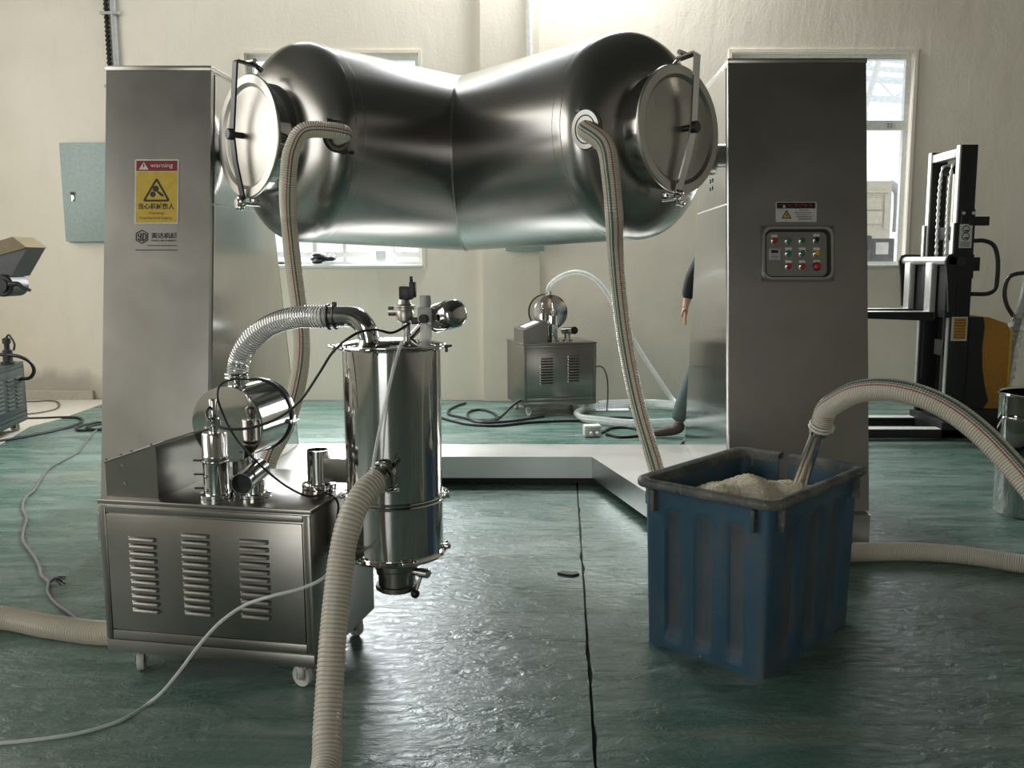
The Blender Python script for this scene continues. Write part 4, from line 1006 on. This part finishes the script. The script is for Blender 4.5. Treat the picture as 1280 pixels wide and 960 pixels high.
# ------------------------------------------------------------------ steel barrel
pb_ = empty('steel_barrel', (2.59, 4.85, 0), 'open polished steel barrel standing beside the suction hose', 'barrel')
pr_, ph_ = .235, .645
MB().lathe([(0, 0), (pr_-.006, 0), (pr_, .012), (pr_, ph_-.02), (pr_, ph_), (pr_-.006, ph_), (pr_-.006, .02), (0, .02)], (2.60, 4.85, 0), (0, 0, 1), 64, False).build('barrel_body', M_pol, pb_)
MB().torus((2.60, 4.85, ph_), (0, 0, 1), pr_, .008, 64, 8).build('rolled_rim', M_pol, pb_)
for an in (205, 25):
    c, s = math.cos(R(an)), math.sin(R(an)); o = Vector((2.60, 4.85, .53)); t = Vector((-s, c, 0)); q = Vector((c, s, 0))
    MB().tube([o+q*pr_+t*.06, o+q*(pr_+.03)+t*.055, o+q*(pr_+.035)+t*.0, o+q*(pr_+.03)-t*.055, o+q*pr_-t*.06], .006, 8).build('barrel_handle', M_pol, pb_)
# ------------------------------------------------------------------ second and third conveyor units in the background
MG = Matrix.Translation((-.30, 7.878, 0)) @ Matrix.Rotation(R(18.4), 4, 'Z')
gB = lambda x, y, z: MG @ Vector((x, y, z))
backp = pump(MG, 'vacuum_conveyor', 'grey vacuum conveyor cabinet with slanted screen console by the back wall', .667, .534, .635,
     [(.205, .12, .50, .285, 10, .016), (.455, .11, .515, .295, 10, .016)], (.0, .215, .0, .30, .115, .19), M_cab,
     [(.07, .04, R(30)), (.60, .04, R(10)), (.60, .47, 0), (.07, .47, 0)], drum=(.335, .27, .885, .155, .20), riser=(.30, .10, 1.05),
     elbow=(.44, .12, at(718, 413, y=7.93)))
ZD = at(690, 366, y=8.15).z
bh = [gB(.335, .345, 1.04), gB(.335, .345, 1.10), at(700, 346, y=8.2), at(722, 340, y=8.2), at(745, 350, y=8.2), at(768, 382, y=8.2), at(795, 430, y=8.2), at(822, 472, y=8.15), at(842, 500, y=8.1)]
q = bh[-1]
coil = []
cc_ = at(800, 518, z=.03)
for i in range(64):
    a = -.4+i*2*math.pi/26; coil.append(Vector((cc_.x+.55*math.cos(a)+.02*math.sin(i), cc_.y+.48*math.sin(a)+.015*math.cos(i*1.7), .03+.020*(i//26))))
tag(MB().tube(bh+[Vector((q.x+.05, q.y-.1, .10))]+coil, .021, 12, step=.03).build('clear_hose', M_clear3), 'clear plain hose from the background drum ending in a coil on the floor', 'hose')
tag(MB().tube([gB(.667, .10, .40), gB(.76, .10, .40), gB(.80, .08, .32), gB(.80, .05, .10), gB(.78, .02, .012)], .007, 8).build('grey_cable', M_cable), 'thin dark lead hanging from the right side of the background cabinet', 'cable')

ML = Matrix.Translation((-4.105, 6.50, 0)) @ Matrix.Rotation(R(101.5), 4, 'Z')
leftp = pump(ML, 'vacuum_conveyor', 'dark green vacuum conveyor cabinet at the left frame edge by the plaster wall', .75, .5, .555,
     [(.22, .15, .44, .22, 8, .018), (.43, .13, .44, .22, 8, .018), (.60, .12, .44, .22, 8, .018)], None, M_leftm, [(.68, .05, 0), (.07, .05, 0), (.68, .45, 0), (.07, .45, 0)])
gL = lambda x, y, z: ML @ Vector((x, y, z))
p = at(9, 438, y=7.0)
m = MB(); m.lathe([(.05, .555-p.z), (.05, .575-p.z), (.035, .58-p.z), (.035, .0), (.02, .01), (.02, .05), (.03, .055), (.03, .09), (.01, .10)], p, (0, 0, 1), 20)
vv = m.build('relief_valve', M_darksteel, leftp)
MB().tube([p+Vector((-.02, 0, .05)), p+Vector((.02, 0, .12)), p+Vector((.06, 0, .05)), p+Vector((.05, 0, .0))], .008, 8).build('hose_loop', M_black, vv)
tag(MB().tube([at(-5, 443, y=6.98), at(8, 443.5, y=6.98), at(25, 446, y=6.98), at(38, 453, y=7.0), at(42.5, 463, y=7.02), at(39, 471, y=7.03), gL(.745, .06, .42), gL(.745, .06, .42)+Vector((-.03, 0, 0))], .014, 8).build('black_hose', M_black), 'short black hose looping over the corner of the dark green cabinet', 'hose')

# tilted feed head at the left frame edge, on its own stand
fh = empty('feed_head', (-4.25, 6.2, 0), 'tilted dark feed head with ochre top plate and lever above the dark green cabinet', 'machine')
Y0 = 6.2
def front_poly(pts, y0, y1, name, mat, parent, r=None):
    poly = [at(u, v, y=Y0) for u, v in pts]
    m = MB(); n = len(poly); vs = [(p.x, y0, p.z) for p in poly]+[(p.x, y1, p.z) for p in poly]
    fs = [tuple(range(n)), tuple(range(2*n-1, n-1, -1))]+[(i, (i+1) % n, n+(i+1) % n, n+i) for i in range(n)]
    return m.add(vs, fs).build(name, mat, parent, smooth=False)
front_poly([(-40, 330), (-40, 322), (0, 313), (30, 308), (34, 310), (14, 345), (-30, 352)], Y0, Y0+.22, 'housing', M_darksteel, fh)
front_poly([(-40, 312), (0, 301), (17, 296), (34, 309), (30, 311), (-40, 330)], Y0-.012, Y0+.24, 'top_plate', plain('ochre_plate', (.20, .15, .07), .5), fh)
m = MB(); a = at(2, 357, y=Y0-.03); m.cyl(a, a+Vector((0, .2, 0)), .075, seg=24, bev=.01); m.cyl(a-Vector((0, .02, 0)), a, .045, seg=20)
m.build('clamp_drum', M_black, fh)
m = MB(); m.tube([at(12, 356, y=Y0-.03), at(22, 355, y=Y0-.03), at(30, 360, y=Y0-.03), at(38, 363, y=Y0-.03)], lambda L: .022-.09*L if L < .12 else .011, 10, step=.015); m.build('lever', M_black, fh)
m = MB(); m.cyl((-4.20, 6.28, 0), (-4.20, 6.28, 1.25), .04, seg=20); m.cyl((-4.20, 6.28, 0), (-4.20, 6.28, .02), .17, seg=28); m.cyl((-4.20, 6.28, 1.22), a+Vector((0, .1, 0)), .035); m.build('stand', M_darksteel, fh)

# ------------------------------------------------------------------ pallet stacker
st = empty('pallet_stacker', (3.0, 7.15, 0), 'black pallet stacker with tall mast, chains and ochre battery cover', 'pallet stacker')
def sbox(x0, x1, y0, y1, z0, z1, name, mat, parent=st, r=.004):
    return MB().box(((x0+x1)/2, (y0+y1)/2, (z0+z1)/2), (x1-x0, y1-y0, z1-z0), r=r).build(name, mat, parent)
YN, YF = 6.85, 7.45
xn = at(1203, 300, y=YN).x
for (y0, y1) in ((YN, YN+.05), (YF-.05, YF)):
    p = sbox(2.905, 3.05, y0, y1, .03, 1.62, 'outer_rail', M_stk)
    sbox(2.895, 2.905, y0+.005, y1-.005, .3, 1.62, 'rail_edge', M_stks, p, .001)
for (y0, y1) in ((YN+.012, YN+.07), (YF-.07, YF-.012)):
    p = sbox(2.925, 3.045, y0, y1, .4, 2.18, 'inner_rail', M_stk)
    sbox(2.913, 2.925, y0, y1, 1.0, 2.18, 'rail_edge', M_stks, p, .001)
sbox(2.92, 3.0, YN+.07, YF-.07, 2.10, 2.16, 'mast_crosshead', M_stks)
sbox(2.97, 3.04, YN+.05, YF-.05, 1.50, 1.60, 'mast_crossbar', M_stk)
sbox(2.97, 3.04, YN+.05, YF-.05, .03, .22, 'mast_foot', M_stk)
MB().cyl((3.0, 7.12, .2), (3.0, 7.12, 1.3), .035, seg=16).build('lift_cylinder', M_stk, st)
MB().cyl((3.0, 7.12, 1.3), (3.0, 7.12, 2.02), .020, seg=14).build('piston_rod', M_stks, st)
m = MB(); m.box((2.985, 7.12, .68), (.09, .16, .12), r=.005); m.build('cylinder_bracket', M_darksteel, st)
for y in (7.03, 7.21):
    m = MB(); z = .95
    m.tube([(2.93, y, .95), (2.93, y, 2.0), (2.95, y, 2.06), (2.985, y, 2.06), (3.0, y, 2.0)], .012, 6, step=.0125, rib=.004, pitch=.05)
    m.build('lift_chain', M_stks, st)
    MB().cyl((2.965, y-.015, 2.02), (2.965, y+.015, 2.02), .035, seg=20).build('chain_pulley', M_darksteel, st)
# carriage and forks
xc = 2.80
cg = MB().cyl((xc, YN-.24, 1.345), (xc, YF+.08, 1.345), .03, seg=20).build('carriage_bar', M_stks, st)
for y in (YN-.24, YF+.06):
    poly = [(xc-.05, 1.345), (xc-.035, 1.385), (xc, 1.395), (xc+.15, 1.39), (xc+.15, 1.22), (xc+.04, 1.20), (xc+.01, .98), (xc-.01, .98), (xc-.03, 1.22)]
    m = MB(); m.add([(p_[0], y, p_[1]) for p_ in poly]+[(p_[0], y+.025, p_[1]) for p_ in poly], [tuple(range(9)), tuple(range(17, 8, -1))]+[(i, (i+1) % 9, 9+(i+1) % 9, 9+i) for i in range(9)])
    m.build('carriage_cheek', M_stk, cg, smooth=False)
MB().cyl((xc+.06, YN-.25, 1.34), (xc+.06, YN-.245, 1.34), .035, seg=18).build('bar_nut', M_darksteel, cg)
sbox(xc+.02, xc+.07, YN-.1, YF, .93, 1.32, 'carriage_plate', M_stk)
for y in (YN+.10, YF-.08):
    f = sbox(xc-.035, xc+.01, y-.055, y+.055, .91, 1.33, 'fork', M_stks)
    m = MB(); vs = [(xc, y-.07, .90), (xc, y+.07, .90), (xc, y-.07, .965), (xc, y+.07, .965), (xc-1.1, y-.06, .935), (xc-1.1, y+.06, .935), (xc-1.1, y-.06, .955), (xc-1.1, y+.06, .955)]
    m.add(vs, [(0, 1, 3, 2), (4, 6, 7, 5), (0, 2, 6, 4), (1, 5, 7, 3), (2, 3, 7, 6), (0, 4, 5, 1)]); m.build('fork_blade', M_stk, f, smooth=False)
    sbox(xc-1.08, xc, y-.06, y+.06, .963, .968, 'fork_top', M_stks, f, .001)
sbox(2.915, 2.94, YN-.06, YN+.01, 1.28, 1.36, 'roller_block', M_stk)
# straddle legs
for (y0, y1) in ((YN-.02, YN+.10), (YF-.10, YF+.02)):
    l = sbox(1.55, 3.05, y0, y1, .02, .085, 'straddle_leg', M_stk)
    sbox(1.55, 2.95, y0+.004, y1-.004, .083, .088, 'leg_top', M_lbl, l, .001)
    MB().cyl((1.7, y0+.03, .03), (1.7, y1-.03, .03), .03, seg=18).build('leg_roller', M_darksteel, l)
sbox(2.88, 3.08, YN-.02, YF+.02, .02, .14, 'leg_crossbeam', M_stk)
# body
sbox(3.05, 3.50, YN+.02, YF-.02, .06, .24, 'chassis', M_stk, r=.02)
by0, by1 = YN+.03, YF-.03
def ext_y(poly, y0, y1, name, mat, ang=30):
    n = len(poly); m = MB(); m.add([(x, y0, z) for x, z in poly]+[(x, y1, z) for x, z in poly], [tuple(range(n)), tuple(range(2*n-1, n-1, -1))]+[(i, (i+1) % n, n+(i+1) % n, n+i) for i in range(n)])
    return m.build(name, mat, st, ang=ang)
ext_y([(3.06, .24), (3.20, .24), (3.235, .30), (3.20, .42), (3.175, .55), (3.165, .70), (3.175, .86), (3.16, .93), (3.06, .93)], by0-.012, by1+.012, 'battery_case', M_stk)
cv = ext_y([(3.14, .24), (3.36, .24), (3.385, .35), (3.385, .80), (3.345, .88), (3.20, .93), (3.14, .93)], by0, by1, 'battery_cover', M_stky)
sbox(3.372, 3.392, by0-.003, by1, .35, .84, 'cover_edge', M_sy, cv, .004)
# guard handle, brackets, labels
MB().tube([(3.06, YN+.02, 1.49), (3.13, YN+.02, 1.49), (3.20, YN+.02, 1.46), (3.235, YN+.02, 1.38), (3.245, YN+.02, 1.22), (3.235, YN+.02, 1.14), (3.19, YN+.02, 1.105), (3.06, YN+.02, 1.10)], .016, 10).build('grab_handle', M_black, st)
sbox(3.0, 3.15, YN-.01, YN+.03, 1.60, 1.665, 'bracket', M_stk); sbox(3.0, 3.09, YN-.03, YN+.02, 1.27, 1.37, 'bracket', M_stk)
for x in (2.96, 3.03): MB().cyl((x, YN-.008, 1.69), (x, YN+.0, 1.69), .012, seg=10).build('bolt_head', M_stks, st)
sbox(2.945, 3.045, YN-.004, YN+.03, .9, 1.72, 'rail_cover', M_stk)
def label_plate(u0, v0, u1, v1, y, mat, name):
    a, b = at(u0, v0, y=y), at(u1, v1, y=y)
    return MB().box(((a.x+b.x)/2, y, (a.z+b.z)/2), (b.x-a.x, .002, a.z-b.z)).build(name, mat, st, smooth=False), a, b
lp, a, b = label_plate(1200, 280, 1214, 310, YN-.006, M_lbl, 'pictogram_label')
w_ = b.x-a.x; h_ = a.z-b.z; cx = (a.x+b.x)/2
for (fz, rr) in ((.78, .26), (.48, .28)):
    m = MB(); m.torus((cx, YN-.0075, b.z+h_*fz), (0, 1, 0), w_*rr, .003, 20, 5); m.box((cx+.005, YN-.0075, b.z+h_*(fz-.06)), (w_*.3, .001, h_*.06)); m.build('pictogram', M_blk, lp)
for i in range(4): MB().box((cx, YN-.0072, b.z+h_*(.24-.055*i)), (w_*.75, .0006, h_*.02)).build('print_line', M_darksteel, lp)
lp, a, b = label_plate(1190, 396, 1208, 426, YN-.012, M_lbl, 'data_plate')
w_ = b.x-a.x; h_ = a.z-b.z; cx = (a.x+b.x)/2
MB().box((cx+.004, YN-.0135, b.z+h_*.5), (w_*.78, .001, h_*.88)).build('yellow_field', M_stky, lp)
for i in range(7): MB().box((cx+.004, YN-.0145, b.z+h_*(.86-.12*i)), (w_*.68, .0006, h_*.025)).build('print_line', M_darksteel, lp)
# tiller with loop handle and film-wrapped shaft
tl = MB().tube([at(1254, 492, y=7.05), at(1262, 440, y=7.05), at(1272, 398, y=7.05)], .033, 12).build('tiller_shaft', M_darksteel, st)
m = MB(); m.tube([at(1270, 400, y=7.05), at(1258, 380, y=7.05), at(1256, 362, y=7.05), at(1261, 347, y=7.05), at(1270, 342.5, y=7.05), at(1290, 343, y=7.05), at(1300, 360, y=7.05), at(1290, 385, y=7.05), at(1272, 400, y=7.05)], .016, 10)
m.build('tiller_loop', M_darksteel, tl)
MB().tube([at(1272, 398, y=7.05), at(1281, 365, y=7.05), at(1285, 345, y=7.05)], .03, 8).build('tiller_grip', M_greyp, tl)
m = MB(); P = spline([at(1253, 492, y=7.05), at(1262, 440, y=7.05), at(1274, 392, y=7.05)], .02)
vs = []; fs = []; sg = 14
for i, p in enumerate(P):
    for k2 in range(sg):
        a = 2*math.pi*k2/sg; rr = .055+random.uniform(-.014, .016); vs.append(p+Vector((rr*math.cos(a), rr*math.sin(a), random.uniform(-.006, .006))))
for i in range(len(P)-1):
    for k2 in range(sg): fs.append((i*sg+k2, i*sg+(k2+1) % sg, i*sg+sg+(k2+1) % sg, i*sg+sg+k2))
m.add(vs, fs).build('film_wrap', M_film, tl, ang=20)
p = at(1232, 528, z=.05)
fm = MB()
for i in range(9): fm.sphere((p.x+random.uniform(-.06, .07), p.y-.12+random.uniform(-.03, .03), .05+random.uniform(0, .09)), random.uniform(.03, .05), 7, 5, (1, .8, 1))
tag(fm.build('plastic_film', M_film, ang=10), 'crumpled clear plastic film on the floor under the stacker chassis', 'plastic film')

# ------------------------------------------------------------------ person walking behind the right post
def skin(nodes, edges, subd=1):
    me = bpy.data.meshes.new('tmp'); me.from_pydata([n[0] for n in nodes], edges, [])
    o = bpy.data.objects.new('tmp', me); COL.objects.link(o)
    md = o.modifiers.new('s', 'SKIN'); md.use_smooth_shade = True
    for i, n in enumerate(nodes):
        r = n[1]; me.skin_vertices[0].data[i].radius = (r, r) if not isinstance(r, tuple) else r
    me.skin_vertices[0].data[0].use_root = True
    s2 = o.modifiers.new('d', 'SUBSURF'); s2.levels = subd; s2.render_levels = subd
    dg = bpy.context.evaluated_depsgraph_get(); out = bpy.data.meshes.new_from_object(o.evaluated_get(dg))
    bpy.data.objects.remove(o); out.shade_smooth(); return out
PX, PY = 1.27, 7.02
V = Vector
def chain(nodes, edges, root, pts):
    prev = root
    for p, r in pts:
        nodes.append((p, r)); edges.append((prev, len(nodes)-1)); prev = len(nodes)-1
    return prev
e1, w1_ = at(858, 350, y=6.82), at(856, 377, y=6.82)
sh1 = V((PX-.13, PY-.19, 1.50)); sh2 = V((PX-.02, PY+.19, 1.50)); el1 = V((e1.x+.035, 6.82, e1.z)); wr1 = V((w1_.x+.015, 6.82, w1_.z))
el2 = V((PX+.17, PY+.25, 1.15)); wr2 = V((PX+.12, PY+.27, .92))
kn1 = at(866, 462, y=6.95); kn1 = V((kn1.x+.03, 6.95, .54)); an1 = at(846, 522, y=6.95); an1 = V((an1.x, 6.95, .11))
kn2 = V((PX+.10, PY+.09, .50)); an2 = V((PX+.36, PY+.09, .16))
nodes = [(V((PX, PY, .95)), (.15, .11))]; edges = []
t1 = chain(nodes, edges, 0, [(V((PX-.02, PY, 1.15)), (.14, .10)), (V((PX-.05, PY, 1.36)), (.16, .11)), (V((PX-.06, PY, 1.49)), (.12, .09))])
n1 = chain(nodes, edges, t1, [(V((PX-.04, PY, 1.57)), .055), (V((PX-.06, PY, 1.64)), .07), (V((PX-.07, PY, 1.73)), .095), (V((PX-.06, PY, 1.81)), .075)])
wa = chain(nodes, edges, t1, [(sh1, .062), (sh1.lerp(el1, .5), .052), (el1, .043), (el1.lerp(wr1, .5), .040), (wr1, .028)])
hd = V((-.004, 0, -.05)); pm = wr1+hd
pa_ = chain(nodes, edges, wa, [(pm, (.034, .018)), (pm+V((-.004, 0, -.035)), (.036, .017))])
for k2, (dy, ln) in enumerate(((-.03, .062), (-.010, .075), (.010, .072), (.028, .058))):
    b0 = pm+V((-.006, dy, -.05)); chain(nodes, edges, pa_, [(b0, .0095), (b0+V((-.004, 0, -ln*.5)), .009), (b0+V((.004, 0, -ln)), .008)])
chain(nodes, edges, wa+1, [(pm+V((-.025, -.036, -.012)), .011), (pm+V((-.034, -.046, -.04)), .010), (pm+V((-.034, -.048, -.062)), .009)])
chain(nodes, edges, t1, [(sh2, .062), (sh2.lerp(el2, .5), .052), (el2, .043), (wr2, .028), (wr2+V((-.02, 0, -.06)), (.036, .018)), (wr2+V((-.03, 0, -.13)), .018)])
for hip, kn, an, fx in ((V((PX-.02, PY-.085, .90)), kn1, an1, -1), (V((PX+.01, PY+.085, .90)), kn2, an2, -1)):
    chain(nodes, edges, 0, [(hip, .095), (hip.lerp(kn, .5), .08), (kn, .06), (kn.lerp(an, .4), .055), (an+V((.01, 0, -.01)), .036)])
me = skin(nodes, edges, 1); me.materials.clear(); me.materials.append(M_skin)
person = place(me, 'person'); tag(person, 'person in dark jacket and grey-green trousers walking behind the right post', 'person')
jn = [(V((PX, PY, .90)), (.17, .125))]; je = []
jt = chain(jn, je, 0, [(V((PX-.02, PY, 1.15)), (.16, .12)), (V((PX-.05, PY, 1.36)), (.18, .13)), (V((PX-.06, PY, 1.50)), (.13, .10)), (V((PX-.05, PY, 1.56)), .065)])
for sh, el, wr in ((sh1, el1, wr1), (sh2, el2, wr2)):
    chain(jn, je, 3, [(sh, .078), (sh.lerp(el, .5), .066), (el, .057), (el.lerp(wr, .5), .052), (el.lerp(wr, .95), .044)])
me = skin(jn, je, 1); me.materials.clear(); me.materials.append(M_jack); place(me, 'jacket', person)
tn = [(V((PX, PY, .94)), (.165, .12))]; te = []
for hip, kn, an in ((V((PX-.02, PY-.085, .88)), kn1, an1), (V((PX+.01, PY+.085, .88)), kn2, an2)):
    chain(tn, te, 0, [(hip, .11), (hip.lerp(kn, .5), .095), (kn, .078), (kn.lerp(an, .5), .075), (kn.lerp(an, 1.0), .068)])
me = skin(tn, te, 1); me.materials.clear(); me.materials.append(M_trou); place(me, 'trousers', person)
for an, tilt in ((an1, 0), (an2, .5)):
    n_ = [(an+V((.02, 0, .02)), (.052, .05)), (an+V((.03, 0, -.045)), (.056, .052)), (an+V((-.06, 0, -.055)), (.05, .048)), (an+V((-.14, 0, -.072)), (.046, .034)), (an+V((-.20, 0, -.075)), (.035, .026))]
    me = skin(n_, [(0, 1), (1, 2), (2, 3), (3, 4)], 2); me.materials.clear(); me.materials.append(M_shoe); place(me, 'shoe', person)
MB().sphere((PX-.05, PY, 1.775), .112, 18, 10, (1.0, .88, .95)).build('hair', M_hair, person)
m = MB(); m.sphere((PX-.175, PY, 1.705), .016, 8, 6); 
for s in (-1, 1): m.sphere((PX-.155, PY+s*.032, 1.735), .010, 8, 6)
m.build('face_features', M_skin, person)

# ------------------------------------------------------------------ cables and small things on the floor
fz = lambda pts, r: [at(u, v, z=r) for u, v in pts]
cable('grey_cable', 'long worn grey cable winding over the floor to the left of the louvred cabinet', 'cable',
      fz([(128, 533), (118, 540), (104, 556), (96, 566), (78, 576), (62, 585), (50, 600), (42, 613), (32, 622), (28, 636), (33, 648), (29, 664), (29, 677), (40, 692), (49, 708), (52, 720), (60, 727), (60, 740), (70, 754), (88, 767), (108, 782), (124, 788)], .007), .007, M_cable)
fr = MB()
for i in range(7):
    a = at(62, 728, z=.008); b = at(78+random.uniform(-4, 9), 727+random.uniform(-6, 6), z=.012+.02*random.random()); fr.tube([a, a.lerp(b, .5)+Vector((0, 0, .012)), b], .0028, 5)
tag(fr.build('frayed_wires', M_black, ), 'frayed tuft of black wires on the winding grey floor cable', 'wires')
cable('black_cable', 'dark cable curving over the floor from the dark green cabinet', 'cable',
      fz([(33, 523), (55, 522.5), (80, 521.5), (97, 522), (103, 526), (92, 532), (65, 539), (30, 546), (-10, 553)], .010), .010, M_black)
cable('black_cable', 'dark cable looping on the bare concrete beside the plaster wall', 'cable',
      fz([(33, 518), (50, 516), (68, 512), (74, 507), (70, 502), (60, 501), (45, 502), (30, 502)], .009), .009, M_cable)
cable('black_cable', 'small black cable coil on the floor behind the left post', 'cable',
      fz([(140, 533), (118, 537), (100, 538), (97, 534), (110, 530), (124, 528), (140, 532), (128, 537), (108, 534), (140, 527)], .010), .009, M_black)
cable('black_cable', 'black cables snaking across the floor left of the background cabinet', 'cable',
      fz([(545, 520), (562, 525), (585, 530), (620, 532), (660, 528), (700, 526), (740, 525), (770, 522), (800, 523)], .012), .012, M_black)
cable('black_cable', 'black cable looped twice on the floor beside the background cabinet', 'cable',
      fz([(582, 504), (572, 507), (561, 513), (562, 518), (580, 522), (604, 527), (620, 525), (616, 516), (600, 512), (588, 514), (586, 522), (600, 528), (640, 526), (680, 520)], .012), .011, M_black)
a = gB(-.012, .12, .12)
cable('black_cable', 'black mains lead drooping from the left side of the background cabinet', 'cable',
      [gB(.005, .12, .13), a, gB(-.08, .10, .08)]+fz([(626, 521), (612, 525), (590, 524)], .012), .011, M_black)
cable('black_cable', 'black cable ring on the floor beside the pale socket block', 'cable',
      fz([(752, 541), (765, 535), (780, 534), (800, 537), (806, 541), (795, 545), (775, 546), (758, 543)], .011), .011, M_black)
cable('black_cable', 'short black cable end standing by the foot of the right post', 'cable',
      [at(868, 530, y=6.2), at(862, 541, y=6.15), at(855, 552, y=6.1), at(851, 556, z=.02)], .012, M_black)
a = at(740, 545, z=0)
sk = empty('socket_block', (a.x, a.y, 0), 'pale extension socket block with plugs lying on the floor', 'socket')
Ms = Matrix.Translation((a.x, a.y, 0)) @ Matrix.Rotation(R(8), 4, 'Z')
MB().box((0, 0, .045), (.13, .10, .085), Ms, r=.006).build('housing', M_nylon, sk)
MB().box((.005, -.052, .05), (.09, .006, .05), Ms, r=.002).build('face_plate', M_greyp, sk)
for x in (-.02, .03): MB().cyl(Ms @ Vector((x, -.052, .035)), Ms @ Vector((x, -.085, .03)), .013, seg=10).build('plug', M_white, sk)
a = at(765, 513, z=0)
tag(MB().box((a.x, a.y, .008), (.30, .16, .012), r=.002).build('paper_sheet', M_paper), 'white paper sheet inside the clear hose coil on the floor', 'paper')
a = at(710, 719, z=0); m = MB(); poly = [(1.35*a_, 1.5*b_) for a_, b_ in [(-.034, .004), (-.018, .018), (.008, .012), (.030, .014), (.036, -.004), (.014, -.016), (-.010, -.010)]]
tag(m.prism(poly, 0, .011, Matrix.Translation((a.x, a.y, 0))).build('floor_chip', M_darksteel, smooth=False), 'small dark chip of rubble beside the floor joint', 'rubble')
